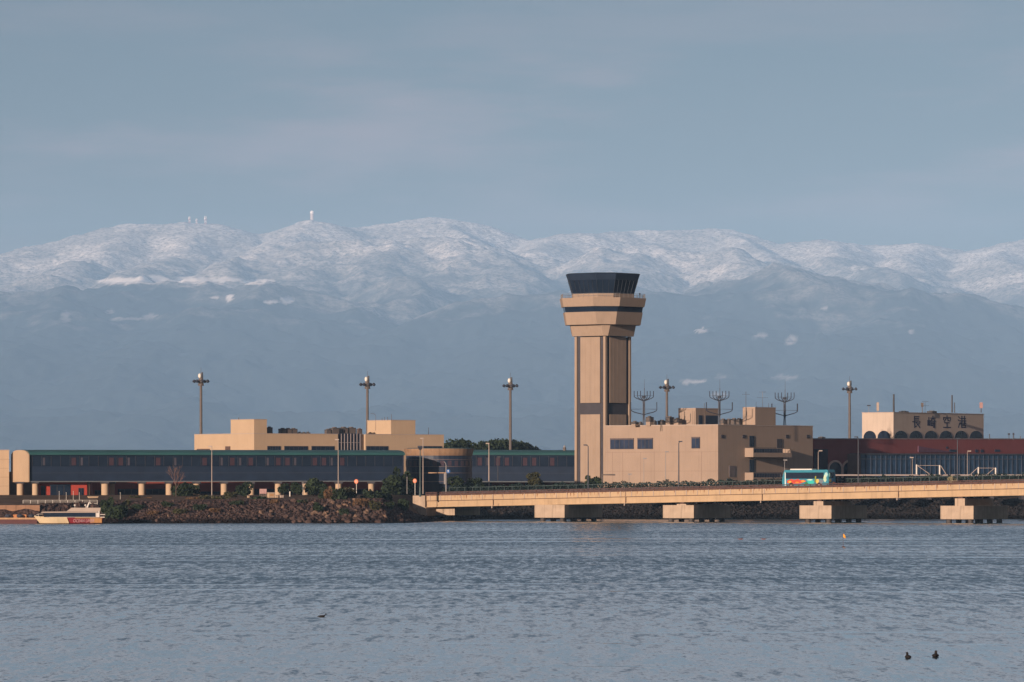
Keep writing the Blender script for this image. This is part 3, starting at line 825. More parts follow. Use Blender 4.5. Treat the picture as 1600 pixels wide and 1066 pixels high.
# rounded end wall
mbc = MB(); ring = []
yw0, yw1 = -.3, P1.y(17.2, -.45)
ym, hw = (yw0 + yw1) / 2, (yw1 - yw0) / 2
for k in range(17):
    a = math.pi * k / 16
    ca, sa = math.cos(a), math.sin(a)
    ring.append((ym - hw * (abs(ca) ** .75) * (1 if ca > 0 else -1), P1.z(713) + (P1.z(703) - P1.z(713)) * sa ** .85))
poly = [(yw0, P1.z(753.5))] + [r for r in ring] + [(yw1, P1.z(753.5))]
mbc.loft([[(-.45, y, z) for y, z in poly], [(-.16, y, z) for y, z in poly]])
mbc.build('end_wall', M_CREAM, wk1)
P2, wk2, _d = walkway(712, 903, 1128, 8, 'shorter elevated walkway section between the round hall and the control tower', False)
# its columns
for i, (px, r_, dd_, lb) in enumerate([(55, .62, .9, 'nearest the quay'), (31.5, .68, 3.5, 'under the rounded end wall'), (138, .36, 3, 'behind the ferry mast'), (164, .75, .9, 'thickest, right of the red lit wall'), (175.5, .5, 3, 'slim one close behind the thick column'), (221.5, .66, .9, 'left of the bare tree'),
    (264, .66, .9, 'just left of the bare tree trunk'), (307, .66, .9, 'right of the bare tree bush'), (350, .66, .9, 'right of the left pale street lamp'), (392.5, .62, .9, 'left of the pink notice board'), (434.5, .66, .9, 'above the little white kiosk'), (477, .62, .9, 'half hidden by the round dark tree'), (529, .66, .9, 'at the foot of the slender lamp post'), (580, .62, .9, 'right of the round orange mirror')]):
    yy = dd_; xx = P1.x(px, yy)
    X_, Y_ = P1.X0 + P1.c * xx - P1.s * yy, P1.D + P1.s * xx + P1.c * yy
    t = thing('walkway_column', 'round cream column carrying the elevated walkway, ' + lb, 'column', (X_, Y_, GZ - .8), 0, 'columns under the elevated walkway')
    MB().cyl(0, 0, 0, zb1 + .8 - .35, r_, r_, 16).build('shaft', M_CREAM, t)
    MB().box(-r_ - .2, r_ + .2, -r_ - .2, r_ + .2, zb1 + .45, zb1 + .8).build('cap', M_STRIPE, t)
# round hall between the sections
RC = thing('round_hall', 'round hall with a tan roof rim joining the two walkway sections', 'building', (xat(686, 1086), 1086, GZ), 0)
def rz_(py): return zat(py, 1079) - GZ
MB().cyl(0, 0, rz_(756), rz_(712), 7.0, 7.0, 40).build('wall', M_NAVY, RC)
MB().loft([[(7.0 * math.cos(t), 7.0 * math.sin(t), rz_(712)) for t in np.linspace(0, 2 * math.pi, 40, endpoint=False)], [(7.15 * math.cos(t), 7.15 * math.sin(t), rz_(709.5)) for t in np.linspace(0, 2 * math.pi, 40, endpoint=False)], [(7.4 * math.cos(t), 7.4 * math.sin(t), rz_(701)) for t in np.linspace(0, 2 * math.pi, 40, endpoint=False)]]).build('roof_rim', mat('tan_rim', (.24, .15, .09), .8, .15, .5, .2, streak=.2), RC)
MB().cyl(0, 0, rz_(701), rz_(699.8), 7.3, 6.4, 40).build('roof', M_GREEN, RC)
for py in (718, 729, 739, 752.5): MB().cyl(0, 0, rz_(py + .6), rz_(py - .4), 7.08, 7.08, 40).build('ledge', mat('ledge_grey', (.10, .08, .085), .7), RC)
for k in range(14):
    a = math.pi + math.pi * (k + .5) / 14; ca, sa = math.cos(a), math.sin(a)
    p_ = Vector((7.02 * ca, 7.02 * sa, 0)); tg = Vector((-sa, ca, 0)) * .42; up = rz_(720) ; dn = rz_(728)
    o_ = Vector((ca, sa, 0)) * .05
    MB().add([p_ + o_ - tg + Vector((0, 0, dn)), p_ + o_ + tg + Vector((0, 0, dn)), p_ + o_ + tg + Vector((0, 0, up)), p_ + o_ - tg + Vector((0, 0, up)), p_ - tg + Vector((0, 0, dn)), p_ + tg + Vector((0, 0, dn)), p_ + tg + Vector((0, 0, up)), p_ - tg + Vector((0, 0, up))], [(0, 1, 2, 3), (0, 4, 5, 1), (1, 5, 6, 2), (2, 6, 7, 3), (3, 7, 4, 0)]).build('window', mat('hall_window', (.05, .035, .05), .4), RC)
RCc = thing('hall_leg', 'dark round pedestal under the round hall', 'column', (xat(686, 1086), 1086, GZ), 0)
MB().cyl(0, 0, 0, rz_(756), 5.6, 5.6, 24).build('shaft', M_NAVY, RCc)

# tan block at the far left and quay
Q = Fr(14, 1004, 20, 3.4)
blk = thing('quay_building', 'plain cream building at the left edge beside the rounded walkway end', 'building', (xat(14.2, 1050), 1050, 3.4), R(70))
Hq = zat(704, 1050) - 3.4
MB().box(-40, 0, 0, 14, 0, Hq).build('wall', M_CREAM, blk)
bz = MB()
for k in range(5): bz.box(-40, .0, -.03, 0, Hq * (k + 1) / 6 - .03, Hq * (k + 1) / 6 + .03)
bz.build('wall_joints', mat('cream_joint', (.26, .18, .12), .9), blk)
MB().box(-40, .06, -.06, 14.06, Hq, Hq + .15).build('coping', M_SILL, blk)
MB().box(.003, 7.0, 12.5, 14, 0, 6.6).build('rear_wing', mat('tan_beige', (.22, .14, .1), .85, .06), blk)  # tan wall, browner than the cream block
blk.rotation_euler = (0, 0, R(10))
# low red building behind the columns
xk_, yk_ = P1.x(60, 2.2), 2.2
ann = thing('red_annex', 'bright red lit hut under the left end of the elevated walkway', 'building', (P1.X0 + P1.c * xk_ - P1.s * yk_, P1.D + P1.s * xk_ + P1.c * yk_, GZ - .4), P1.t)
Lk = P1.x(136, 2.2) - xk_
MB().box(0, Lk, 0, 5, 0, zb1 + .38).build('wall', mat('sunlit_red_tile', (.33, .05, .035), .8, .08, .3, .2), ann)  # red tile made brighter than the building behind: sunlight put into the colour
for a_, b_, t_ in ((.05, .14, .75), (.24, .66, .85), (.82, .93, .6)):
    o = MB().box(Lk * a_, Lk * b_, -.08, .02, .3, (zb1 + .38) * t_).build('window', M_STRIPE, ann)
    g = MB(); nk = max(2, int(Lk * (b_ - a_) / 1.1))
    for k in range(nk): g.box(Lk * (a_ + (b_ - a_) * k / nk) + .08, Lk * (a_ + (b_ - a_) * (k + 1) / nk) - .08, -.12, -.08, .4, (zb1 + .38) * t_ - .1)
    g.build('pane', M_GLASS, o)
Rf = Fr(145, 1082, 16, GZ)
redb = Rf.thing('red_tiled_building', 'low red building with dark glazing seen under the elevated walkway', 'building')
Lr = Rf.x(645)
zr = Rf.z(748)
MB().box(0, Lr, 0, 20, 0, zr).build('wall', M_RED, redb)
random.seed(4)
for (p0, p1, tp) in ((148, 157, 766), (184, 216, 764), (228, 258, 764), (272, 300, 766), (313, 343, 768), (366, 388, 766), (398, 430, 764), (440, 458, 764), (460, 500, 765), (534, 575, 764), (585, 640, 766)):
    f = front_dark(Rf, redb, p0, p1, tp, 784, 'window', M_STRIPE)
    x0, x1 = Rf.x(p0), Rf.x(p1); g = MB(); nk = max(2, int((x1 - x0) / 1.3))
    for k in range(nk): g.box(x0 + (x1 - x0) * k / nk + .08, x0 + (x1 - x0) * (k + 1) / nk - .08, -.15, -.12, .2, Rf.z(tp + .8, x0))
    g.build('pane', M_GLASS, f)

Rg = Fr(690, 1136, 4, GZ)
redc = Rg.thing('red_tiled_building', 'low red wall with dark openings under the right walkway section', 'building')
Lr2 = Rg.x(925)
MB().box(0, Lr2, 6, 20, 0, Rg.z(745)).build('wall', M_RED, redc)
for p0, p1 in ((700, 768), (804, 812), (820, 850), (866, 878), (893, 905)):
    x0, x1 = Rg.x(p0, 6), Rg.x(p1, 6); MB().box(x0, x1, 5.88, 6.02, 0, Rg.z(746, x0, 6)).build('opening', M_STRIPE, redc)
# ================================================================ red terminal and the sign block on the right
T = Fr(1262, 1126, 46, GZ)
rt = T.thing('red_terminal', 'long dark red terminal building with small arches at its left end', 'building')
Lt = T.x(1760)
zt0, zt1_ = T.z(686.5), T.z(686.8, Lt)
sh_ = (zt1_ - zt0) / Lt
MB().box(0, Lt, 0, 40, 0, zt0, sh_).build('wall', M_RED2, rt)
MB().box(0, Lt, -.1, .4, zt0, zt0 + .22, sh_).box(0, .4, .4, 40, zt0, zt0 + .22).build('parapet', mat('grey_red_coping', (.17, .13, .13), .8), rt)
for cx_, w_px, tp in ((1304.5, 9.5, 722), (1326.5, 9.5, 722)):
    x0, x1 = T.x(cx_ - w_px), T.x(cx_ + w_px); xm, hw_ = (x0 + x1) / 2, (x1 - x0) / 2
    zt_ = T.z(tp, xm); zs = zt_ - hw_ * .72
    oi, ri = [], []
    for k in range(17):
        a = math.pi * k / 16
        ri.append((xm - hw_ * math.cos(a), zs + (zt_ - zs) * math.sin(a))); oi.append((xm - (hw_ + .42) * math.cos(a), zs + (zt_ - zs + .42) * math.sin(a)))
    poly = [(x0, 0)] + ri + [(x1, 0)]
    f = MB().loft([[(x, -.05, z) for x, z in poly], [(x, .05, z) for x, z in poly]]).build('arch_opening', M_GLASS, rt)
    mo = MB()
    ip, op = [(x0, 0)] + ri + [(x1, 0)], [(x0 - .42, 0)] + oi + [(x1 + .42, 0)]
    for k in range(len(ip) - 1):
        a_, b_, c_, d_ = ip[k], ip[k + 1], op[k + 1], op[k]
        mo.add([(a_[0], -.2, a_[1]), (b_[0], -.2, b_[1]), (c_[0], -.2, c_[1]), (d_[0], -.2, d_[1]), (a_[0], 0, a_[1]), (b_[0], 0, b_[1]), (c_[0], 0, c_[1]), (d_[0], 0, d_[1])], [(0, 3, 2, 1), (0, 1, 5, 4), (2, 3, 7, 6), (4, 5, 6, 7)])
    mo.build('arch_trim', mat('pinkish_trim', (.48, .35, .3), .8), f)
MB().box(T.x(1271), T.x(1293), -.1, .02, 0, T.z(702, 5)).build('dark_wall_bay', mat('dark_bay', (.02, .02, .035), .7), rt)  # flat dark panel over the left end of the red wall
for p0, p1, t_, b_ in ((1483, 1494, 702.5, 706.5), (1523.5, 1527.5, 702.5, 707), (1532, 1536.5, 702.5, 707), (1554, 1562, 702.5, 706), (1478, 1480.5, 698, 701)):
    front_dark(T, rt, p0, p1, t_, b_, 'vent_opening', M_NAVY)
xa, xb = T.x(1434), T.x(1485)
MB().add([(xa, -.25, T.z(697, xa)), (xb, -.25, T.z(706, xb)), (xb, -.25, T.z(707, xb)), (xa, -.25, T.z(706.5, xa)), (xa, 0, T.z(697, xa)), (xb, 0, T.z(706, xb)), (xb, 0, T.z(707, xb)), (xa, 0, T.z(706.5, xa))], [(0, 3, 2, 1), (0, 1, 5, 4), (2, 3, 7, 6), (1, 2, 6, 5), (3, 0, 4, 7)]).build('sloping_panel', mat('violet_panel', (.09, .04, .065), .8), rt)
# glazed front hall
xg_ = T.x(1346, -3.2)
Gf = Fr(1346, T.D + T.s * xg_ - T.c * 3.2, 46, GZ)
gh = Gf.thing('glazed_hall', 'long blue glass hall with thin mullions in front of the red terminal', 'building')
Lg = Gf.x(1790); zg = Gf.z(708.5); shg = (Gf.z(709.5, Lg) - zg) / Lg
MB().box(0, Lg, .3, 3.1, 0, zg - .3, shg).build('glass_wall', M_GLASS2, gh)
MB().box(-.2, Lg, 0, 3.15, zg - .3, zg, shg).build('roof', mat('slate_roof', (.05, .06, .08), .6), gh)
mu = MB()
for k in range(0, 60):
    x_ = k * Lg / 60; mu.box(x_, x_ + .14, .14, .3, 0, zg - .3 + shg * x_)
mu.build('mullions', mat('bluegrey_mullion', (.03, .045, .075), .5), gh)
MB().box(0, Lg, .18, .3, Gf.z(718), Gf.z(716.6), shg).build('transom', mat('bluegrey_transom', (.06, .08, .11), .5), gh)
MB().box(-1.1, -.2, .1, 3.1, 0, zg - .1).build('end_pier', mat('brown_grey_pier', (.12, .085, .085), .8), gh)
# sign block
S = Fr(1396, 1152, 52, GZ + 0.0)
zbS = zat(686.6, 1152) - GZ
sb = thing('sign_block', 'cream roof block with arched openings carrying four dark characters of the airport name', 'building', (S.X0, S.D, GZ + zbS), S.t)
def sz(py, x=0, y=0): return S.z(py, x, y) - zbS
Ls, Ws, Hs = S.x(1537), S.y(1347), sz(645)
M_SGN = mat('sign_block_render', (.42, .35, .29), .85, .05, .3, .2, streak=.12)
MB().box(0, Ls, 0, Ws, -2.0, Hs).build('wall', M_SGN, sb)
MB().box(-.08, Ls + .08, -.08, Ws + .08, Hs, Hs + .15).build('coping', M_SILL, sb)
def arch_panel(u0, u1, top, place):
    um, hw_ = (u0 + u1) / 2, (u1 - u0) / 2
    rr = min(hw_, top * .8)
    pts = [(u0, .02)] + [(um - hw_ * math.cos(math.pi * k / 14), (top - rr) + rr * math.sin(math.pi * k / 14)) for k in range(15)] + [(u1, .02)]
    return MB().loft([[place(u, -.10, z) for u, z in pts], [place(u, .02, z) for u, z in pts]])
for p0, p1 in ((1397.5, 1417.5), (1421, 1441), (1444.5, 1464.5), (1468, 1488), (1491.5, 1511.5), (1515, 1535)):
    x0, x1 = S.x(p0), S.x(p1)
    arch_panel(x0, x1, sz(673, x0), lambda u, d, z: (u, d, z)).build('arched_opening', M_GLASS, sb)
for p0, p1 in ((1349.5, 1369), (1371.5, 1391)):
    y1, y0 = S.y(p0), S.y(p1)
    arch_panel(y0, y1, sz(673), lambda u, d, z: (d, u, z)).build('arched_opening', M_GLASS, sb)
M_SIGN = mat('sign_letters', (.012, .014, .04), .5, .05)
STROKES = {
 'long': [(.25,.95,.25,.52),(.25,.95,.84,.95),(.25,.81,.78,.81),(.25,.67,.78,.67),(.04,.52,.96,.52),(.28,.52,.28,.08),(.28,.08,.48,.17),(.45,.50,.95,.05),(.85,.40,.62,.28)],
 'cape': [(.18,.85,.18,.25),(.05,.62,.05,.25),(.05,.25,.32,.25),(.32,.62,.32,.25),(.42,.83,.96,.83),(.68,.98,.68,.83),(.66,.80,.48,.67),(.70,.80,.90,.67),(.40,.58,.99,.58),(.48,.44,.72,.44),(.48,.44,.48,.22),(.72,.44,.72,.22),(.48,.22,.72,.22),(.88,.58,.88,.05),(.88,.05,.76,.09)],
 'sky': [(.5,1.0,.5,.86),(.07,.86,.93,.86),(.07,.86,.07,.70),(.93,.86,.93,.70),(.40,.80,.15,.54),(.60,.82,.62,.63),(.62,.63,.88,.59),(.20,.44,.80,.44),(.5,.44,.5,.06),(.05,.06,.95,.06)],
 'port': [(.05,.94,.18,.84),(.01,.68,.14,.60),(.04,.06,.20,.42),(.34,.80,.94,.80),(.26,.60,.99,.60),(.48,.97,.48,.60),(.80,.97,.80,.60),(.46,.58,.26,.36),(.76,.58,.98,.38),(.44,.42,.80,.42),(.44,.26,.80,.26),(.80,.42,.80,.26),(.44,.42,.44,.07),(.44,.07,.92,.07),(.92,.07,.93,.20)]}
for ch, pc in zip(('long', 'cape', 'sky', 'port'), (1431.7, 1455.2, 1479.5, 1503)):   # the four characters of the airport name, bold strokes
    xx = S.x(pc); WX, WZ, hw_ = 3.25, 2.75, .052
    z0_ = sz(659.7, xx) - WZ / 2
    m_ = MB()
    for i_, (xa_, za_, xb2, zb2) in enumerate(STROKES[ch]):
        dx_, dz_ = xb2 - xa_, zb2 - za_; ln = math.hypot(dx_, dz_); dx_, dz_ = dx_ / ln, dz_ / ln
        h_ = hw_ * (1.1 if abs(dx_) < .3 else .85)
        q = [(xa_ - dx_ * h_ - dz_ * h_, za_ - dz_ * h_ + dx_ * h_), (xa_ - dx_ * h_ + dz_ * h_, za_ - dz_ * h_ - dx_ * h_), (xb2 + dx_ * h_ + dz_ * h_, zb2 + dz_ * h_ - dx_ * h_), (xb2 + dx_ * h_ - dz_ * h_, zb2 + dz_ * h_ + dx_ * h_)]
        y_ = -.022 - .0025 * i_
        m_.loft([[(xx + (u - .5) * WX, y_, z0_ + v * WZ) for u, v in q], [(xx + (u - .5) * WX, .01, z0_ + v * WZ) for u, v in q]])
    m_.build('sign_character', M_SIGN, sb)
# ================================================================ bridge
BA = R(-32.2)
BX0, BY0 = xat(690, 1035), 1035.0
SLP = .0189
bc, bs = math.cos(BA), math.sin(BA)
def bw(x, y, z=0.0): return (BX0 + bc * x - bs * y, BY0 + bs * x + bc * y, z)        # bridge frame to world
def bpx(x, y): w = bw(x, y); return 800 + w[0] / w[1] * FPX
def bsolve(px, y):
    lo, hi = -40.0, 260.0
    for _ in range(50):
        m_ = (lo + hi) / 2
        if bpx(m_, y) < px: lo = m_
        else: hi = m_
    return lo
def deck(x): return 5.12 + SLP * x       # top of the lit fascia
bridge = thing('road_bridge', 'long ochre girder road bridge rising to the right over the water', 'bridge', (BX0, BY0, 0), BA)
BL0, BL1 = -4.0, 235.0
ZT = 5.12
MB().box(BL0, BL1, .45, 11.2, ZT - .75, ZT - .06, SLP).build('road_deck', M_ROAD, bridge)
MB().box(BL0, BL1, 0, .45, ZT - .95, ZT, SLP).build('parapet', M_GIRD, bridge)
MB().box(BL0, BL1, 11.2, 11.6, ZT - .95, ZT, SLP).build('parapet', M_GIRD, bridge)
MB().box(BL0, BL1, .16, .42, ZT - 2.18, ZT - .95, SLP).box(BL0, BL1, .02, .55, ZT - 2.3, ZT - 2.18, SLP).box(BL0, BL1, -.06, .5, ZT - 1.06, ZT - .955, SLP).build('girder', M_GIRD, bridge)
MB().box(BL0, BL1, -.075, -.0605, ZT - 1.05, ZT - .97, SLP).build('painted_shade_line', M_RUST, bridge)  # dark strip painted along the lip for the shade line under the fascia
for yy in (3.6, 7.2, 10.6): MB().box(BL0, BL1, yy, yy + .3, ZT - 2.3, ZT - .76, SLP).build('girder', M_GIRD, bridge)
for k in range(94):
    x = BL0 + 1.2 + k * 2.5
    if x > BL1 - 1: break
    MB().box(x, x + .14, -.1, -.002, ZT - .93, ZT + .06, SLP).build('stiffener', M_SILL, bridge)
k = 0
st = MB()
x = 2.0
random.seed(11)
M_STAIN = mat('rust_stain', (.20, .095, .045), .95, .3, 3, .1)
while x < 190:
    wd, ln = random.uniform(.08, .28), random.uniform(.2, .75)
    if random.random() < .75: st.add([(x, -.006, ZT - .02 + SLP * x), (x + wd, -.006, ZT - .02 + SLP * x), (x + wd * .6, -.006, ZT - ln + SLP * x), (x + wd * .3, -.006, ZT - ln + SLP * x), (x, .0, ZT - .02 + SLP * x), (x + wd, .0, ZT - .02 + SLP * x), (x + wd * .6, .0, ZT - ln + SLP * x), (x + wd * .3, .0, ZT - ln + SLP * x)], [(0, 3, 2, 1), (0, 1, 5, 4), (1, 2, 6, 5), (2, 3, 7, 6), (3, 0, 4, 7)])
    x += random.uniform(.5, 1.9)
tag(st.build('rust_stains', M_STAIN, bridge), kind='stuff')
# railing on the near parapet: brown posts and rails
rb_ = MB()
for h_ in (.28, .58): rb_.box(BL0, BL1, .16, .26, ZT + h_, ZT + h_ + .17, SLP)
x = BL0
while x < BL1:
    rb_.box(x, x + .16, .15, .28, ZT, ZT + .75, SLP); x += 1.25
rb_.box(BL0, BL1, .2, .24, ZT, ZT + .28, SLP)
rb_.build('railing', M_RUST, bridge)
rb_ = MB()
for h_ in (.35, .75, 1.1): rb_.box(BL0, BL1, 11.3, 11.38, ZT + h_, ZT + h_ + .07, SLP)
x = BL0
while x < BL1:
    rb_.box(x, x + .1, 11.28, 11.4, ZT, ZT + 1.15, SLP); x += 2.0
rb_.build('railing', M_DSTEEL, bridge)
# drain pipe stubs and expansion joints
for px in (768, 975, 1188, 1401):
    x = bsolve(px, -.05)
    MB().cyl(x, .1, ZT - 2.75 + SLP * x, ZT - 2.25 + SLP * x, .12).build('drain_pipe', M_SILL, bridge)
    MB().box(x + .3, x + .42, -.03, .16, ZT - 2.25 + SLP * x, ZT + SLP * x).build('joint', M_RUST, bridge)
# piers
PIERS = [882, 1084, 1299, 1521, 1752]
for i, px in enumerate(PIERS):
    c = bsolve(px, -1.7) - 3.5
    wx, wy, _ = bw(c, -1.7)
    t = thing('bridge_pier', 'concrete bridge pier with a wide cap, ' + ('nearest the left bridge end', 'under the beige building', 'below the colourful bus', 'below the glass hall, toward the right edge', 'beyond the right edge of the photo')[i], 'bridge pier', (wx, wy, -1.5), BA, 'concrete piers of the road bridge')
    b0 = 1.5 + .75
    MB().box(-3.5, 3.5, 0, 14.5, b0, b0 + 2.55).build('pile_cap', M_CONC, t)
    top = deck(c) - 2.3 + 1.5
    MB().box(-1.05, 1.05, 1.2, 13.2, b0 + 2.55, top - .35).build('wall_column', M_CONC, t)
    for yy in (1.95, 5.4, 9.0, 12.3): MB().box(-.45, .45, yy - .45, yy + .45, top - .35, top - .02).build('bearing', M_RUST, t)
    for xx in (-2.3, 2.3):
        for yy in (1.2, 5.2, 9.2, 13.2): MB().cyl(xx, yy, 0, b0, .55, .55, 14).build('pile', mat('wet_pile', (.04, .035, .035), .6, .3), t)
# abutment
ab = thing('bridge_abutment', 'stepped concrete abutment at the left end of the ochre bridge', 'abutment', (BX0, BY0, 0), BA)
xl, xr = bsolve(645, -.6), bsolve(664, -.6)
xo = bsolve(678, -.6)
MB().box(xl, xr, -.6, 12, zat(793, 1040), zat(774.5, 1040)).build('upper_block', M_CONC, ab)
MB().box(xl - 1.5, xr + .7, -1.2, 12, zat(806, 1040), zat(793, 1040) - .003).build('lower_block', M_CONC, ab)
MB().box(xr + .7, xo + 3, 2.5, 12, zat(805, 1040), zat(790, 1040)).build('back_wall', M_CONC, ab)
MB().cyl(xr + .4, -3.0, -.4, zat(805.5, 1030), 1.0, 1.15, 18).build('footing', M_CONC, ab)

# ================================================================ leafy things
def leaf_cloud(blobs, n, size, seed, flat=1.0):
    rs = np.random.RandomState(seed)
    vs, fs = [], []
    vol = np.array([a[3] * a[4] * a[5] for a in blobs]) ** (2 / 3); vol /= vol.sum()
    for (x, y, z, rx, ry, rz), share in zip(blobs, vol):
        for _ in range(max(6, int(n * share))):
            d = rs.normal(size=3); d /= np.linalg.norm(d); r_ = rs.uniform(.45, 1.05) ** .5
            p = np.array([x, y, z]) + d * r_ * np.array([rx, ry, rz])
            u = rs.normal(size=3); u /= np.linalg.norm(u); w_ = np.cross(u, rs.normal(size=3)); w_ /= np.linalg.norm(w_)
            s_ = size * rs.uniform(.5, 1.3)
            k = len(vs)
            vs += [tuple(p + u * s_), tuple(p + w_ * s_ * .8), tuple(p - u * s_), tuple(p - w_ * s_ * .8)]
            fs.append((k, k + 1, k + 2, k + 3))
    m_ = MB(); m_.v, m_.f = vs, fs
    return m_
def bush(px, pb, D, w, h, label, m=None, seed=0, cat='bush', group=None, name='bush', trunk=.35, n=None, base_z=None):
    """w, h in metres"""
    z0 = base_z if base_z is not None else zat(pb, D)
    t = thing(name, label, cat, (xat(px, D), D, z0), random.uniform(0, 6), group)
    rs = np.random.RandomState(seed + 100)
    bl = []
    for k in range(max(4, int(5 * w / max(h, 1)))):
        bl.append((rs.uniform(-.32, .32) * w, rs.uniform(-.3, .3) * w, h * rs.uniform(.4, .78), w * rs.uniform(.16, .28), w * rs.uniform(.16, .28), h * rs.uniform(.16, .26)))
    bl.append((0, 0, h * .35, w * .42, w * .42, h * .3))
    leaf_cloud(bl, n or int(260 + 60 * w * h), min(.34, .1 + .05 * h), seed).build('foliage', m or M_LEAF, t)
    tr = MB()
    for k in range(3): tr.tube((0, 0, -.2), (rs.uniform(-.25, .25) * w, rs.uniform(-.2, .2) * w, h * .6), .07 + .02 * h * .3, .03)
    tr.build('stem' if h < 3.5 else 'trunk', M_BARK, t)
    return t
SH = 'bushes along the left shore bank'
random.seed(21)
for i, (px, pb, D, w, h, m, lb) in enumerate([
    (181, 817, 972, 4.8, 4.4, M_LEAF, 'big dark bush hanging down to the water right of the ferry stern'),
    (166, 806, 975, 3.0, 3.6, M_LEAF, 'dark bush just behind the ferry stern'),
    (197, 800, 979, 3.0, 2.6, M_LEAF2, 'olive bush on the bank right of the big waterside bush'),
    (56, 806, 986, 1.8, 2.4, M_LEAF, 'small dark bush on the quay behind the ferry bow'),
    (286, 781, 1016, 4.6, 3.6, M_LEAF, 'wide dark bush at the foot of the bare tree'),
    (300, 779, 1020, 3.6, 3.2, M_LEAF, 'dark bush between the bare tree and the left pale street lamp'),
    (228, 786, 1000, 4.0, 1.2, M_DRY, 'low dry scrub on the bank below the walkway left half'),
    (250, 790, 995, 5.0, 1.3, M_LEAF2, 'low olive scrub on the bank left of the bare tree'),
    (302, 790, 990, 3.6, 1.9, M_DRY, 'rusty brown scrub on the bank right below the bare tree'),
    (322, 786, 992, 3.4, 1.6, M_LEAF2, 'olive scrub on the bank at the left pale lamp foot'),
    (361, 780, 1004, 3.0, 1.9, M_LEAF2, 'tufty olive bush right of the left pale street lamp'),
    (343, 786, 992, 4.2, 1.4, M_LEAF2, 'low olive scrub above the pale rock patch'),
    (381, 776, 1012, 3.4, 2.9, M_LEAF, 'dark bush left of the pink notice board'),
    (402, 785, 990, 4.0, 1.3, M_LEAF, 'low dark scrub under the pink notice board'),
    (443, 772, 1016, 2.6, 2.2, M_LEAF, 'small dark bush right of the white kiosk'),
    (464, 772, 1016, 3.2, 2.4, M_LEAF, 'dark bush left of the round dark tree'),
    (507, 783, 990, 2.6, 3.2, M_LEAF, 'dark upright bush on the bank below the slender lamp post'),
    (514, 784, 988, 2.0, 3.4, M_DRY, 'tall rusty dry bush on the bank below the slender lamp post'),
    (527, 786, 988, 3.6, 3.0, M_LEAF, 'dark bush on the bank under the orange mirror'),
    (545, 782, 992, 3.8, 2.6, M_LEAF2, 'olive bush on the bank right below the orange mirror'),
    (563, 797, 984, 3.6, 2.6, M_DRY, 'rusty reddish dry bush low among the boulders'),
    (577, 785, 994, 4.0, 2.6, M_LEAF, 'dark bush above the rusty dry bush'),
    (602, 790, 998, 3.4, 3.6, M_LEAF, 'dark bush left of the big conifer by the bridge end'),
    (630, 800, 996, 2.4, 3.0, M_LEAF, 'dark bush directly left of the bridge abutment'),
    (470, 792, 984, 3.0, 1.6, M_LEAF, 'dark scrub between boulders right of the pink board'),
    (604, 800, 988, 3.0, 2.0, M_LEAF, 'low dark scrub among the boulders left of the abutment'),
    (212, 786, 1002, 2.4, 1.6, M_LEAF2, 'small olive scrub left of the walkway column near the bare tree')]):
    bush(px, pb, D, w, h, lb, m, i, 'bush', SH)
TR = 'trees standing on the bank in front of the walkway'
for i, (px, pb, D, w, h, lb) in enumerate([
    (490, 775, 1018, 4.4, 4.6, 'round dark evergreen tree in front of the walkway'),
    (628, 778, 1052, 4.2, 6.8, 'tall dark conifer in front of the round hall left edge'),
    (612, 777, 1050, 5.0, 4.8, 'broad dark evergreen left of the tall conifer'),
    (640, 776, 1060, 3.4, 4.6, 'dark evergreen just right of the tall conifer'),
    (715, 772, 1052, 4.0, 3.6, 'dark round tree behind the bridge left end, right of the road sign'),
    (738, 770, 1056, 4.6, 3.4, 'wider dark tree behind the bridge between two pale lamps'),
    (836, 764, 1090, 3.6, 3.8, 'leafy olive tree behind the bridge left of the control tower'),
    (925, 762, 1080, 3.6, 2.8, 'spreading pine in front of the control tower foot')]):
    bush(px, pb, D, w, h, lb, M_LEAF if i != 6 else M_LEAF2, 40 + i, 'tree', TR, 'evergreen_tree', n=900)
for i, (px, t_, w_, h_, m, lb) in enumerate([(215, .6, 3, 1.2, M_LEAF, 'small dark bush high on the rocks right of the waterside bush'), (239, .35, 2.6, 1.0, M_DRY, 'brown scrub low on the rocks below the dark doorway of the red wall'), (262, .7, 3, 1.2, M_LEAF, 'dark scrub high on the rocks under the bare tree left side'), (281, .4, 3.4, 1.2, M_LEAF2, 'olive scrub midway down the rocks under the bare tree'), (312, .55, 3.2, 1.3, M_LEAF, 'dark scrub on the rocks left of the pale street lamp foot'), (336, .45, 2.6, 1.0, M_DRY, 'brown scrub on the rocks below the pale street lamp'), (371, .75, 3, 1.1, M_LEAF, 'dark scrub high on the rocks left of the notice board'), (428, .8, 2.2, 1.0, M_DRY, 'rusty scrub high on the rocks below the kiosk'), (497, .45, 2.6, 2.2, M_LEAF, 'dark bush midway down the boulders below the slender lamp'), (538, .3, 2.4, 1.6, M_LEAF, 'low dark bush among boulders under the orange mirror'), (588, .5, 3, 2.0, M_LEAF2, 'olive bush midway down the boulders near the bridge')]):
    f_ = [800 + q_[0] / q_[1] * FPX for q_ in WATERLINE]
    j_ = max(k for k in range(len(f_) - 1) if f_[k] <= px); s2 = (px - f_[j_]) / (f_[j_ + 1] - f_[j_])
    D_ = lerp(lerp(WATERLINE[j_][1], WATERLINE[j_ + 1][1], s2), lerp(CREST[j_][1], CREST[j_ + 1][1], s2), t_)
    bush(px, 0, D_, w_, h_, lb, m, 200 + i, 'bush', SH, base_z=lerp(CZ[j_], CZ[j_ + 1], s2) * t_ - .1)
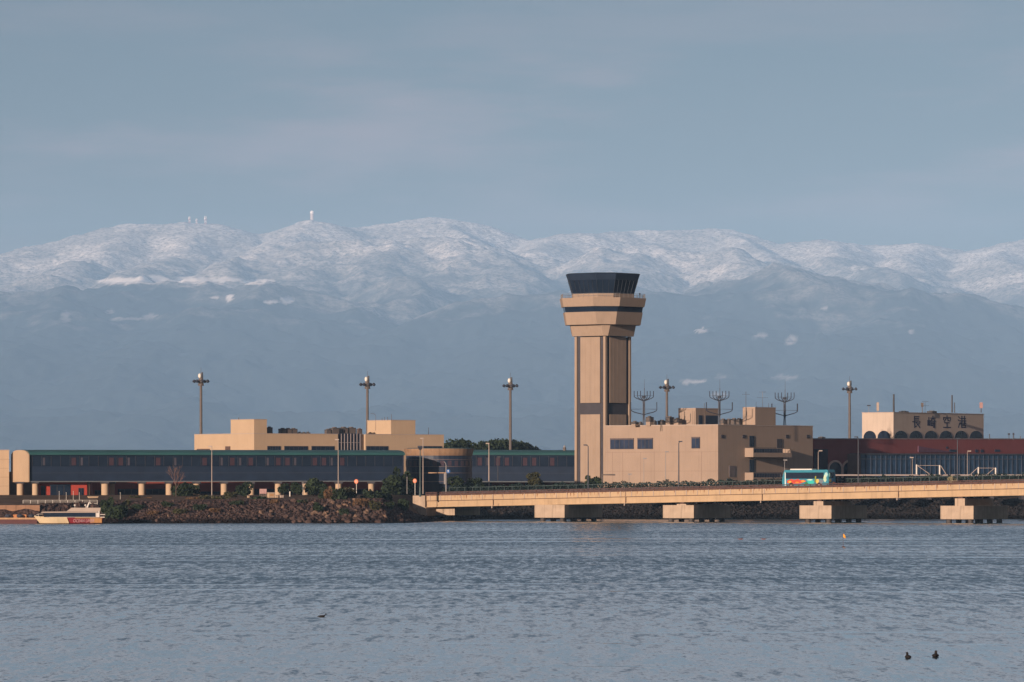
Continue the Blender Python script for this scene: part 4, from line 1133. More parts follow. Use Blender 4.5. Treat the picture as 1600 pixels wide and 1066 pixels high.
# bare tree
bt = thing('bare_tree', 'leafless pinkish tree standing in front of the walkway', 'tree', (xat(275, 1012), 1012, zat(778, 1012)), 0)
tr = MB(); rs = random.Random(5)
tr.tube((0, 0, -.3), (0, 0, 3.0), .16, .11)
tr.build('trunk', M_BARK, bt)
def twig(mbx, p, d, ln, r, dep):
    q = p + d * ln
    mbx.tube(p, q, r, r * .6, 4)
    if dep:
        for _ in range(3):
            nd = (d + Vector((rs.uniform(-.6, .6), rs.uniform(-.6, .6), rs.uniform(0, .5)))).normalized()
            twig(mbx, p.lerp(q, rs.uniform(.5, 1)), nd, ln * .66, r * .6, dep - 1)
for k in range(6):
    bmx = MB(); a = k * 1.05
    twig(bmx, Vector((0, 0, 1.6 + k * .25)), Vector((math.cos(a) * .45, math.sin(a) * .45, 1)).normalized(), 1.9, .07, 3)
    bmx.build('branch', mat('pink_bark', (.12, .075, .065), .9, .2), bt)
# distant trees over the walkway roof
DT = 'distant trees showing above the walkway roof'
for i, (px, D, w, h, lb) in enumerate([(703, 1320, 7, 8.0, 'leftmost distant tree touching the cream terminal'), (719, 1325, 9.5, 9.0, 'broad domed distant tree right of the cream terminal'), (736, 1330, 7, 7.4, 'low distant tree ending the left clump'), (747, 1330, 3.5, 5.2, 'smallest distant tree in the dip between the two clumps'),
    (761, 1325, 7, 8.2, 'distant tree starting the right clump'), (786, 1330, 9.5, 9.4, 'tallest distant tree, beside the third floodlight mast'), (803, 1335, 7, 8.0, 'distant tree just behind the third floodlight mast'), (817, 1340, 7.0, 7.2, 'distant tree right of the third floodlight mast'), (832, 1345, 5.5, 5.6, 'lowest distant tree at the right end of the clump')]):
    z0 = GZ
    hh = (zat({0: 690, 1: 683.5, 2: 692, 3: 696, 4: 688, 5: 683.5, 6: 687, 7: 691, 8: 697}[i], D) - z0)
    t = thing('distant_tree', lb, 'tree', (xat(px, D), D, z0), i * 1.3, DT)
    r3 = np.random.RandomState(60 + i)
    bl = [(r3.uniform(-.3, .3) * w, r3.uniform(-.3, .3) * w, hh - r3.uniform(.1, .3) * w * .5 - w * .18, w * .24, w * .24, w * .2) for _ in range(7)] + [(0, 0, hh - w * .45, w * .48, w * .48, w * .42)]
    leaf_cloud(bl, 1100, .42, 60 + i).build('crown', M_LEAF, t)
    MB().tube((0, 0, 0), (0, 0, hh * .8), .35, .15).build('trunk', M_BARK, t)
# planted hedge along the bridge
hg = thing('hedge', 'long low dark hedge with fence posts running along the far side of the bridge', 'hedge', (BX0, BY0, 0), BA)
vs, fs = [], []
r3 = np.random.RandomState(9)
for k in range(34000):
    x = r3.uniform(-6, 190); y = 9.6 + r3.normal() * .35
    hmax = 2.0 + .35 * math.sin(x * .9) * math.sin(x * .37) + .15 * math.sin(x * 3.1)
    z = ZT + SLP * x + r3.uniform(0, max(.8, hmax)) - .1
    u = r3.normal(size=3); u /= np.linalg.norm(u); w_ = np.cross(u, r3.normal(size=3)); w_ /= np.linalg.norm(w_)
    s_ = r3.uniform(.07, .2); p = np.array([x, y, z]); o_ = len(vs)
    vs += [tuple(p + u * s_), tuple(p + w_ * s_), tuple(p - u * s_), tuple(p - w_ * s_)]; fs.append((o_, o_ + 1, o_ + 2, o_ + 3))
m_ = MB(); m_.v, m_.f = vs, fs
m_.build('foliage', mat('hedge_leaves', (.014, .027, .024), .8, .6, 1.2, .15), hg)
pf = MB()
x = -4
while x < 190: pf.box(x, x + .12, 8.9, 9.02, ZT - .35, ZT + 1.7, SLP); x += 1.9
pf.box(-4, 190, 8.93, 8.99, ZT + 1.6, ZT + 1.7, SLP)
pf.build('fence', mat('green_fence', (.03, .05, .05), .6), hg)
MB().box(-6, 190, 9.1, 10.2, ZT - .34, ZT + .9, SLP).build('planter', M_STRIPE, hg)

# ================================================================ boulders
def rock_mesh(seed):
    bmx = bmesh.new(); bmesh.ops.create_icosphere(bmx, subdivisions=2, radius=1.0)
    r3 = random.Random(seed)
    pl = [(Vector((r3.uniform(-1, 1), r3.uniform(-1, 1), r3.uniform(-1, 1))).normalized(), r3.uniform(.55, .85)) for _ in range(9)]
    for v in bmx.verts:
        for nrm, d in pl:
            e = v.co.dot(nrm) - d
            if e > 0: v.co -= nrm * e
        v.co += Vector((r3.uniform(-.04, .04),) * 3)
    me = bpy.data.meshes.new('boulder'); bmx.to_mesh(me); bmx.free()
    return me
rocks = []
for k in range(10):
    for m in (M_ROCK, M_ROCKL):
        me = rock_mesh(k); me.materials.append(m); rocks.append(me)
r3 = random.Random(77)
def bank(px, t):
    """point on the bank at column px; t = 0 waterline, 1 crest"""
    for i in range(len(WATERLINE) - 1):
        a, b_ = 800 + WATERLINE[i][0] / WATERLINE[i][1] * FPX, 800 + WATERLINE[i + 1][0] / WATERLINE[i + 1][1] * FPX
        if a <= px <= b_:
            s_ = (px - a) / (b_ - a)
            w = [lerp(WATERLINE[i][j], WATERLINE[i + 1][j], s_) for j in (0, 1)]; c = [lerp(CREST[i][j], CREST[i + 1][j], s_) for j in (0, 1)]
            return (lerp(w[0], c[0], t), lerp(w[1], c[1], t), lerp(0, lerp(CZ[i], CZ[i + 1], s_), t))
    return (0, 990, 0)
cnt = 0
while cnt < 300:
    px = r3.triangular(380, 668, 560) if cnt < 230 else r3.uniform(200, 400)
    t_ = r3.uniform(.02, .92 if px > 400 else .7)
    p = bank(px, t_)
    big = px > 400
    s_ = r3.uniform(.3, .72) * (1.0 if big else .6) * (1.1 - .3 * t_)
    pale = r3.random() < .33 and p[2] > 1.0
    o = bpy.data.objects.new('boulder', rocks[r3.randrange(10) * 2 + (1 if pale else 0)])
    COL.objects.link(o)
    o.location = (p[0], p[1] - .1, p[2] + s_ * .15)
    o.scale = (s_ * r3.uniform(.8, 1.3), s_ * r3.uniform(.8, 1.2), s_ * r3.uniform(.7, 1.05))
    o.rotation_euler = (r3.uniform(-.5, .5), r3.uniform(-.5, .5), r3.uniform(0, 6))
    tag(o, 'rough pale sandy boulder among the darker rocks of the left shore bank' if pale else 'rough brown boulder in the heap of rocks on the left shore bank', 'boulder', 'pale boulders on the left bank' if pale else 'brown boulders on the left bank')
    cnt += 1
# small rubble between them, and on the far bank behind the bridge
r4 = np.random.RandomState(8)
vs, fs = [], []
for k in range(6800):
    if k == 4200:
        m_ = MB(); m_.v, m_.f = vs, fs; tag(m_.build('rubble', rm), kind='stuff'); vs, fs = [], []
    px = r4.uniform(190, 690) if k < 4200 else r4.uniform(690, 1640)
    t_ = r4.uniform(0.0, .95); p = bank(px, t_)
    s_ = r4.uniform(.15, .5) if k < 4200 else r4.uniform(.2, .75)
    o_ = len(vs); n5 = 6
    q = [np.array(p) + np.array([math.cos(2 * math.pi * j / 5 + r4.uniform(-.3, .3)) * s_, math.sin(2 * math.pi * j / 5) * s_, r4.uniform(-.2, .2) * s_]) for j in range(5)]
    top = np.array(p) + np.array([r4.uniform(-.3, .3) * s_, r4.uniform(-.3, .3) * s_, s_ * r4.uniform(.5, 1.0)])
    vs += [tuple(a) for a in q] + [tuple(top)]
    fs += [(o_ + j, o_ + (j + 1) % 5, o_ + 5) for j in range(5)]
m_ = MB(); m_.v, m_.f = vs, fs
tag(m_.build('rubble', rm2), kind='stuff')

# ================================================================ lamps and masts
FG = 'floodlight masts of the airport apron'
def flood(px, ptop, D, label):
    H_ = zat(ptop + 6, D) - GZ
    t = thing('floodlight_mast', label, 'floodlight mast', (xat(px, D), D, GZ), 0, FG)
    MB().cyl(0, 0, 0, H_, .42, .30, 12).build('pole', M_BSTEEL, t)
    hd = MB().cyl(0, 0, H_ - 1.1, H_ - .3, .75, .6, 12).cyl(0, 0, H_ - .3, H_ + .05, 1.1, 1.1, 12)
    hd.cyl(0, 0, H_ + .05, H_ + .9, .62, .5, 12)
    hd.build('head_frame', M_BSTEEL, t)
    MB().ball(-.28, -.25, H_ + 1.35, .42, .42, .62, 7, 10).build('dome', mat('bright_dome', (.62, .6, .55), .4), t)
    MB().tube((0, 0, H_ + 1.9), (0, 0, H_ + 3.4), .05, .03).tube((.25, .1, H_ + .9), (.25, .1, H_ + 2.2), .3, .25).build('lightning_rod', M_DSTEEL, t)
    for k in range(8):
        a = k * math.pi / 4 + .3
        ca, sa = math.cos(a), math.sin(a)
        g = MB().tube((0, 0, H_ - .3), (ca * 1.75, sa * 1.75, H_ - .05), .07)
        g.tube((ca * 1.6, sa * 1.6, H_ + .22), (ca * 2.0, sa * 2.0, H_ - .2), .34, .3, 8)
        g.build('floodlight', M_DSTEEL, t)
    return t
flood(314, 590, 1260, 'floodlight mast behind the left end of the cream terminal')
flood(574, 595, 1290, 'floodlight mast behind the right roof box of the cream terminal')
flood(797.5, 597, 1310, 'floodlight mast rising from the distant trees left of the control tower')
flood(1042, 599.5, 1330, 'floodlight mast behind the roof coolers of the beige building')
flood(1327.5, 602, 1350, 'floodlight mast left of the sign block with four characters')

LG = 'street lamps'
def lamp(px, ptop, pbot, D, label, m, r=.09, arm=.9, side=1, zb=None):
    z0 = zb if zb is not None else zat(pbot, D); H_ = zat(ptop, D) - z0
    t = thing('street_lamp', label, 'street lamp', (xat(px, D), D, z0), 0, LG)
    MB().tube((0, 0, 0), (0, 0, H_ - .15), r, r * .65, 8).path([(0, 0, H_ - .15), (side * .15, 0, H_), (side * arm, 0, H_ + .12)], r * .55).build('pole', m, t)
    MB().box(side * arm - .38, side * arm + .38, -.17, .17, H_ + .02, H_ + .24).build('lamp_head', m, t)
    return t
bz_ = lambda x: deck(x) - .3
def blamp(px, y, ptop, label, m, r=.09, arm=.8, side=1):
    x = bsolve(px, y); w = bw(x, y)
    z0 = deck(x) - .3
    return lamp(px, ptop, 0, w[1], label, m, r, arm, side, z0)
M_PALE = mat('pale_pole', (.30, .25, .22), .6, .1)
lamp(331, 698.5, 781, 1003, 'pale thin street lamp in front of the left half of the walkway', M_PALE, .10, .3, -1)
lamp(528.5, 688, 772, 1006, 'slender pale street lamp in front of the cream column beside the orange mirror', M_PALE, .09, .25, -1)
lamp(661, 686, 772, 1046, 'pale street lamp with a small tip in front of the round hall', M_PALE, .10, .25, -1)
lamp(764, 694, 762, 1060, 'pale street lamp behind the bridge in front of the right walkway section', M_PALE, .13, .3, -1)
lamp(778, 715, 752, 1075, 'short grey post in front of the right walkway section', M_MACH, .09, .2, 1)
blamp(1060.5, 1.0, 691, 'tall black street lamp before the lit wall of the beige building', M_DSTEEL, .13, .35, 1)
blamp(919, 1.0, 696.5, 'tall black street lamp in front of the control tower shaft', M_DSTEEL, .13, .55, -1)
lamp(1040, 707, 760, 1040, 'thin grey street lamp left of the tall black one, before the beige wall', M_STEEL, .07, .25, 1)
lamp(1006, 717.5, 760, 1060, 'thinner grey lamp further left before the beige wall', M_STEEL, .06, .2, 1)
lamp(983, 742, 762, 1080, 'tiny thin lamp lowest before the beige wall', M_STEEL, .05, .15, 1)
lamp(1278.5, 705.5, 760, 1080, 'pale street lamp in front of the dark bay of the red terminal', M_PALE, .09, .5, 1)
lamp(1226, 720, 760, 1040, 'short thin pale lamp rising over the bus front', M_STEEL, .07, .15, 1)
blamp(1341, 1.0, 684, 'tall black street lamp at the left end of the glass hall', M_DSTEEL, .12, .4, -1)
blamp(1496, 1.0, 686.5, 'tall black street lamp in front of the glass hall below the last sign character', M_DSTEEL, .12, .12, 1)
lamp(1511.5, 706, 760, 1070, 'thin pale street lamp right of the tall black one before the glass hall', M_PALE, .07, .4, 1)
lamp(1425.5, 716, 760, 1080, 'thin pale post left of the first white steel frame', M_PALE, .07, .15, -1)
# lamp with a square head by the bridge end
sq = thing('square_head_lamp', 'dark pole with a wide square lamp head at the bridge end', 'street lamp', (xat(656.5, 1030), 1030, 4.9), 0)
Hq_ = zat(699, 1030) - 4.9
MB().tube((0, 0, 0), (0, 0, 2.0), .22, .2, 8).tube((0, 0, 2.0), (0, 0, Hq_), .12, .1, 8).build('pole', mat('teal_pole', (.05, .075, .075), .6), sq)
MB().loft([[(-.25, -.25, Hq_ - .5), (.25, -.25, Hq_ - .5), (.25, .25, Hq_ - .5), (-.25, .25, Hq_ - .5)], [(-.5, -.5, Hq_), (.5, -.5, Hq_), (.5, .5, Hq_), (-.5, .5, Hq_)], [(-.5, -.5, Hq_ + .3), (.5, -.5, Hq_ + .3), (.5, .5, Hq_ + .3), (-.5, .5, Hq_ + .3)]]).build('lamp_head', M_DSTEEL, sq)
# gantry sign with blue round sign
x = bsolve(697, .8); w = bw(x, .8)
gs = thing('sign_gantry', 'curved grey sign pole with a long horizontal arm by the bridge end', 'sign post', (w[0], w[1], deck(x) - .3), 0)
H_ = zat(722, w[1]) - deck(x) + .3
MB().tube((0, 0, 0), (0, 0, H_ - .6), .13, .09, 8).path([(0, 0, H_ - .6), (-.15, 0, H_ - .2), (-.45, 0, H_ + .1)], .07).build('pole', M_STEEL, gs)
Ha = zat(739, w[1]) - deck(x) + .3
MB().tube((0, 0, Ha), (-3.6, 0, Ha), .10, .12, 8).build('arm', mat('ochre_arm', (.35, .23, .14), .6), gs)
MB().box(-.45, -.1, -.15, .15, Ha - 2.3, Ha - .1).build('control_box', M_STEEL, gs)
bsg = thing('blue_sign', 'small round blue road sign with a white arrow beside the grey sign pole', 'road sign', (w[0] + .42, w[1] - .2, zat(736.5, w[1])), 0)
MB().tube((0, -.04, 0), (0, .0, 0), .42, .42, 20).build('disc', mat('sign_blue', (.02, .09, .26), .4), bsg)
MB().box(-.06, .06, -.06, -.045, -.22, .1).add([(-.17, -.06, .06), (.17, -.06, .06), (0, -.06, .28), (-.17, -.045, .06), (.17, -.045, .06), (0, -.045, .28)], [(0, 1, 2), (0, 3, 4, 1), (1, 4, 5, 2), (2, 5, 3, 0)]).build('arrow', mat('sign_white', (.55, .55, .55), .5), bsg)
# round orange-rimmed mirrors
for px, py, pb, D, lb in ((557, 752.5, 773, 1004, 'round orange traffic mirror on a white post above the boulders'), (648.5, 751.5, 774, 1038, 'round orange traffic mirror just left of the bridge end')):
    z0 = zat(pb, D); H_ = zat(py, D) - z0
    t = thing('traffic_mirror', lb, 'traffic mirror', (xat(px, D), D, z0), R(-25), 'orange traffic mirrors')
    MB().tube((0, 0, 0), (0, 0, H_ + .3), .06, .06, 8).build('post', M_WHITE, t)
    MB().tube((0, -.12, H_), (0, -.05, H_), .44, .44, 20).build('rim', mat('mirror_orange', (.55, .14, .05), .5), t)
    MB().tube((0, -.16, H_), (0, -.125, H_), .27, .33, 20).build('mirror_face', mat('mirror_face', (.55, .25, .18), .3), t)
# barrier arm by the tower
bx = thing('barrier', 'short post with a horizontal arm reaching right before the beige building', 'barrier', (xat(941, 1062), 1062, zat(764, 1062)), 0)
Hb = zat(742, 1062) - zat(764, 1062)
MB().tube((0, 0, 0), (0, 0, Hb + .2), .14, .12, 8).build('post', M_BSTEEL, bx)
MB().tube((0, 0, Hb), (2.7, 0, Hb), .10, .16, 8).build('arm', M_BSTEEL, bx)
# little things along the bank road
nb = thing('notice_board', 'pink and white notice board on four legs above the boulders', 'notice board', (xat(411, 1000), 1000, zat(781, 1000)), R(15))
hb_ = zat(764, 1000) - zat(781, 1000)
MB().box(-.7, .7, -.05, .05, hb_ - .95, hb_).build('panel', mat('faded_pink_panel', (.38, .24, .23), .7, .2, 3), nb)
for xx in (-.6, -.2, .2, .6): MB().box(xx - .04, xx + .04, .05, .12, 0, hb_ - .1).build('leg', M_PALE, nb)
ks = thing('kiosk', 'small cream kiosk box right of the pink notice board', 'kiosk', (xat(424.5, 1000), 1000, zat(779, 1000)), R(25))
MB().box(-.62, .62, 0, 1.0, 0, 1.1).build('body', M_CREAM, ks); MB().box(-.72, .72, -.1, 1.1, 1.1, 1.2).build('roof', M_SILL, ks); MB().box(-.4, .4, -.03, -.001, .5, .85).build('hatch', mat('orange_hatch', (.4, .22, .1), .6), ks)
for px, pb, w, h, lb, m in ((433, 779, .5, .55, 'little cream bin right of the kiosk', M_CREAM), (441, 778, .6, .45, 'little pale bin furthest right of the kiosk', M_SILL), (542.5, 770, .5, .75, 'cream cabinet left of the white marker post', M_CREAM), (388.5, 780, .35, .6, 'small cream marker stone below the column left of the board', M_CREAM)):
    D = 1000; t = thing('cabinet', lb, 'cabinet', (xat(px, D), D, zat(pb, D)), R(25), 'little cabinets on the bank road')
    MB().box(-w / 2, w / 2, 0, w, 0, h).build('body', m, t); MB().box(-w / 2 - .04, w / 2 + .04, -.04, w + .04, h, h + .08).build('lid', M_SILL, t)
for px, pt, pb, r_, lb, m in ((453, 769, 776, .12, 'bent white post right of the little bins', M_WHITE), (551, 764, 775, .28, 'thick white bollard left of the orange mirror', M_WHITE), (473.5, 754, 774, .07, 'thin grey post left of the round dark tree', M_STEEL), (636, 746, 772, .07, 'thin grey post with crossbar left of the orange mirror by the bridge', M_STEEL)):
    D = 1000; z0 = zat(pb, D); t = thing('post', lb, 'post', (xat(px, D), D, z0), 0, 'small posts on the bank road')
    H_ = zat(pt, D) - z0
    MB().cyl(0, 0, 0, H_, r_, r_, 10).build('shaft', m, t); MB().cyl(0, 0, H_, H_ + .1, r_ * 1.35, r_ * 1.1, 10).build('cap', m, t)
# a small roofless hut roof shapes
hr = thing('hut', 'small hut with a pinkish hipped roof right of the round dark tree', 'hut', (xat(503, 1022), 1022, zat(776, 1022)), R(20))
MB().box(-1.2, 1.2, 0, 2, 0, 1.1).build('wall', M_RED, hr)
MB().loft([[(-1.4, -.2, 1.1), (1.4, -.2, 1.1), (1.4, 2.2, 1.1), (-1.4, 2.2, 1.1)], [(-.4, .9, 1.7), (.4, .9, 1.7), (.4, 1.1, 1.7), (-.4, 1.1, 1.7)]]).build('roof', mat('pinkish_roof', (.16, .1, .12), .8), hr)

# ================================================================ elevated road and white steel frames on the right
x0_, x1_ = xat(1298, 1085), xat(1720, 1085)
er = thing('elevated_road', 'thin pale edge of an elevated road in front of the glass hall', 'road', (x0_, 1085, 0), 0)
MB().box(0, x1_ - x0_, 0, 9, zat(743.6, 1085), zat(741.4, 1085)).build('edge_beam', mat('pale_beam', (.24, .2, .19), .7), er)
for k in range(9): xx = 1 + k * 6.6; MB().box(xx, xx + .7, 1.5, 7.5, 4.2 if k else 4.2, zat(743.6, 1085) - .003).build('column', M_STRIPE, er)
def frame_(pts, bars, label):
    D = 1084.0
    t = thing('steel_frame', label, 'steel frame', (xat(pts[0][0], D), D, zat(741.3, D)), 0, 'white steel frames on the elevated road')
    def W(px, py): return (xat(px, D) - t.location.x, .0, zat(py, D) - t.location.z)
    for px, pt in pts: MB().box(W(px, 0)[0] - .13, W(px, 0)[0] + .13, -.13, .13, 0, W(px, pt)[2]).build('post', M_WHITE, t)
    for (a, b_, c_, d_), r_ in bars: MB().tube(W(a, b_), W(c_, d_), r_ * .7, r_ * .7, 6).build('brace', M_PALE, t)
frame_([(1432, 726), (1468, 727)], [((1432, 727.5, 1468, 727.5), .07), ((1434, 728, 1452, 740.5), .11), ((1470, 728, 1478, 740.5), .11)], 'white steel frame of two posts left of the pale bush')
frame_([(1528.5, 730), (1555.5, 731)], [((1528.5, 731.5, 1555.5, 731.5), .07), ((1526.5, 732, 1517, 740.8), .10), ((1553.5, 732, 1543, 740.8), .10)], 'lower white steel frame right of the pale bush')
bush(1488, 760, 1000, 2.6, 2.0, 'pale yellowish bush on the bridge at the foot of a black lamp', mat('pale_leaves', (.20, .18, .11), .8, .4, 1.5), 90, 'bush', None, base_z=deck(bsolve(1488, 5)) - .3)
bpy.data.objects['bush.027' if 'bush.027' in bpy.data.objects else 'bush'].name
wob_ = bw(bsolve(1488, 5.5), 5.5)
for o in COL.objects:
    if o.get('label', '').startswith('pale yellowish bush'): o.location.x, o.location.y = wob_[0], wob_[1]

# things on the roofs at the right
RG = 'small masts on the red terminal and sign block'
def rmast(px, pt, pb, D, r, m, label, top=None):
    z0 = zat(pb, D); H_ = zat(pt, D) - z0
    t = thing('roof_mast', label, 'mast', (xat(px, D), D, z0), 0, RG)
    MB().cyl(0, 0, 0, H_, r, r * .85, 8).build('pole', m, t)
    if top: top(t, H_)
boxy = lambda w, h, m: (lambda t, H_: MB().box(-w / 2, w / 2, -w / 2, w / 2, H_ - h, H_).build('panel', m, t))
rmast(1396.5, 616, 645, 1156, .22, M_MACH, 'thick grey mast at the corner of the sign block')
rmast(1487.5, 617.5, 645, 1160, .20, M_DSTEEL, 'thick dark mast above the third character of the sign block')
rmast(1491.5, 629, 645, 1160, .12, M_DSTEEL, 'shorter dark mast close right of the thick dark one')
rmast(1357.5, 633, 645, 1165, .05, M_STEEL, 'thin mast with a small flat lamp on the left of the sign block', boxy(.8, .25, M_DSTEEL))
rmast(1371.5, 629, 645, 1165, .08, M_STEEL, 'mast with a tall pale box above the lit face of the sign block', boxy(.55, 1.9, M_SILL))
rmast(1441, 629.5, 645, 1160, .10, M_BSTEEL, 'brownish mast with a box above the first character', boxy(.55, .9, M_BSTEEL))
rmast(1445.5, 627.5, 645, 1161, .04, M_DSTEEL, 'thin aerial with short crossbars beside the brownish mast', yagi([(0, 1.4), (-.9, 1.6)]))
rmast(1533, 629, 645, 1166, .12, M_DSTEEL, 'mast with pinkish panels at the right end of the sign block', boxy(.7, 1.3, mat('pink_panel', (.3, .18, .17), .7)))
rmast(1546, 678, 687, 1158, .12, M_DSTEEL, 'stub mast on the red roof just right of the sign block')
rmast(1576.5, 677, 687, 1160, .08, M_DSTEEL, 'leaning camera mast on the red roof, left of a pair', boxy(.45, .4, M_DSTEEL))
rmast(1583.5, 676.5, 687, 1160, .14, M_DSTEEL, 'camera mast on the red roof, right of a pair', boxy(.4, .5, M_DSTEEL))
rmast(1594.5, 681.5, 687, 1160, .08, M_BSTEEL, 'short curved stub near the right edge on the red roof')
for px, pt, D, w, h, lb in ((1412, 642.8, 1160, 1.6, .35, 'low roof vent left on the sign block'), (1456, 642.6, 1160, 1.6, .4, 'low roof vent between first and second character'), (1284, 683, 1150, 1.2, .5, 'low vent with thin aerials at the left end of the red roof')):
    z0 = zat(pt, D) - h
    t = thing('roof_vent', lb, 'roof vent', (xat(px, D), D, z0), R(45), 'low vents on the right roofs')
    MB().box(-w / 2, w / 2, -w / 2, w / 2, 0, h).build('casing', M_MACH, t)
    MB().cyl(0, 0, h, h + .12, w * .35).build('cowl', M_BSTEEL, t)
rmast(852, 697, 703.5, 1160, .3, M_BSTEEL, 'stub chimney on the right walkway section before the tower') if False else None
ch_ = thing('roof_chimney', 'small brown chimney rising over the green roof left of the control tower', 'chimney', (xat(882, 1134), 1134, zat(703, 1134)), 0)
MB().cyl(0, 0, -.3, .55, .35).build('shaft', M_BSTEEL, ch_); MB().cyl(0, 0, .55, .95, .2).build('cowl', M_STEEL, ch_)

# ================================================================ bus
xb_ = bsolve(1264, 4.0); w = bw(xb_, 4.0)
bus = thing('tour_bus', 'turquoise tour bus with a flame-coloured side crossing the bridge', 'bus', (w[0], w[1], deck(xb_) - .05), R(-36))
bus.scale = (1, 1, 1.12)
BLn, BWd = 10.8, 2.5
def bbus(): return MB()
M_TQ = mat('turquoise_paint', (.02, .17, .24), .35, .08, 1, .5)
prof = [(-5.3, .35), (-5.42, 1.2), (-5.3, 2.0), (-4.95, 3.0), (-4.75, 3.15), (4.9, 3.2), (5.15, 3.05), (5.3, 2.2), (5.35, .35)]
MB().loft([[(x, -BWd / 2, z) for x, z in prof], [(x, BWd / 2, z) for x, z in prof]]).build('body', M_TQ, bus)
MB().box(-4.6, 4.2, -BWd / 2 - .03, -BWd / 2 - .002, 1.65, 2.72).build('side_windows', M_GLASS, bus)
MB().box(-4.6, 4.2, BWd / 2 + .002, BWd / 2 + .03, 1.65, 2.72).build('side_windows', M_GLASS, bus)
MB().loft([[(-5.33, -1.12, 1.25), (-5.33, 1.12, 1.25), (-5.30, 1.12, 1.25), (-5.30, -1.12, 1.25)], [(-5.0, -1.12, 2.95), (-5.0, 1.12, 2.95), (-4.95, 1.12, 2.95), (-4.95, -1.12, 2.95)]]).box(-5.47, -5.36, -1.2, 1.2, .4, 1.6).build('windscreen', M_GLASS, bus)
MB().add([(5.31, -.95, 2.75), (5.31, .95, 2.75), (5.37, .45, 1.75), (5.37, -.45, 1.75), (5.2, -.95, 2.75), (5.2, .95, 2.75), (5.2, .45, 1.75), (5.2, -.45, 1.75)], [(0, 3, 2, 1), (4, 5, 6, 7), (0, 1, 5, 4), (1, 2, 6, 5), (2, 3, 7, 6), (3, 0, 4, 7)]).build('rear_window', M_GLASS, bus)
MB().box(-3.8, 1.2, -.8, .8, 3.17, 3.36).build('roof_unit', M_WHITE, bus)
ys_ = -BWd / 2 - .02
def decal(poly, col, name='paint_patch', y=None, rough=.4):
    y = ys_ if y is None else y
    MB().loft([[(x, y, z) for x, z in poly], [(x, -BWd / 2 + .001, z) for x, z in poly]]).build(name, mat('livery_%d_%d_%d' % tuple(int(c_ * 100) for c_ in col), col, rough, .1), bus)
random.seed(6)
def blob(cx, cz, rx, rz, nn=10, j=.25): return [(cx + rx * math.cos(2 * math.pi * k / nn) * random.uniform(1 - j, 1 + j), cz + rz * math.sin(2 * math.pi * k / nn) * random.uniform(1 - j, 1 + j)) for k in range(nn)]
decal([(-4.75, .4), (-4.5, .4), (-4.55, 2.6), (-4.75, 2.9)], (.5, .6, .6), 'white_stripe', -BWd / 2 - .045)
decal([(-4.3, .9), (-3.2, .75), (-1.2, .8), (.2, 1.2), (-.3, 1.45), (-1.2, 1.4), (-1.7, 1.62), (-2.6, 1.45), (-3.2, 1.6), (-4.2, 1.35)], (.42, .055, .03), 'flame')
decal(blob(-3.6, 1.1, .35, .18), (.6, .35, .03), 'flame', ys_ - .02)
decal(blob(-.6, 1.22, .45, .14), (.6, .25, .03), 'flame', ys_ - .02)
decal(blob(-1.9, 1.0, .4, .12), (.6, .2, .02), 'flame', ys_ - .02)
decal(blob(1.1, 1.1, .8, .42), (.03, .38, .34), 'light_patch')
decal(blob(1.0, 1.45, .7, .1), (.45, .55, .45), 'light_patch', ys_ - .015)
decal(blob(.2, .8, .4, .3), (.02, .14, .06), 'green_patch', ys_ - .01)
decal(blob(2.75, 1.2, .32, .5), (.55, .38, .08), 'yellow_patch', ys_ - .01)
decal(blob(3.5, 1.2, .6, .4), (.12, .16, .2), 'grey_patch')
decal(blob(4.5, 1.7, .35, .6), (.4, .5, .35), 'light_patch', ys_ - .01)
decal(blob(4.75, 2.4, .3, .4), (.3, .5, .5), 'light_patch', ys_ - .012)
decal([(2.15, 1.0), (2.45, 1.0), (2.5, 2.1), (2.2, 2.1)], (.18, .2, .02), 'olive_patch', ys_ - .03)
for yy, zz, ry, rz_2, col in ((-.6, 1.35, .35, .3, (.35, .3, .1)), (.5, .95, .3, .2, (.35, .15, .06)), (.1, 1.45, .3, .2, (.02, .12, .35)), (-.9, 2.3, .2, .35, (.25, .45, .4))):
    pl = [(yy + ry * math.cos(2 * math.pi * k / 9) * random.uniform(.8, 1.2), zz + rz_2 * math.sin(2 * math.pi * k / 9)) for k in range(9)]
    MB().loft([[(5.385, y, z) for y, z in pl], [(5.28, y, z) for y, z in pl]]).build('paint_patch', mat('rear_%d' % int(yy * 10), col, .4), bus)
for xx in (-3.3, 3.1):
    for sy_ in (-1, 1):
        o = MB().tube((xx, sy_ * (BWd / 2 - .28), .5), (xx, sy_ * (BWd / 2 + .04), .5), .5, .5, 18).build('wheel', mat('tyre', (.015, .015, .015), .8), bus)
        MB().tube((xx, sy_ * (BWd / 2 + .04), .5), (xx, sy_ * (BWd / 2 + .06), .5), .26, .24, 12).build('rim', M_STEEL, o)
MB().path([(-5.1, -1.2, 2.9), (-5.6, -1.35, 2.7), (-5.6, -1.35, 2.35)], .05).box(-5.68, -5.52, -1.45, -1.25, 2.0, 2.4).build('side_mirror', M_DSTEEL, bus)
for yy in (-.95, .95): MB().box(5.36, 5.41, yy - .14, yy + .14, .7, 1.0).build('tail_light', mat('tail_red', (.3, .02, .02), .4), bus)

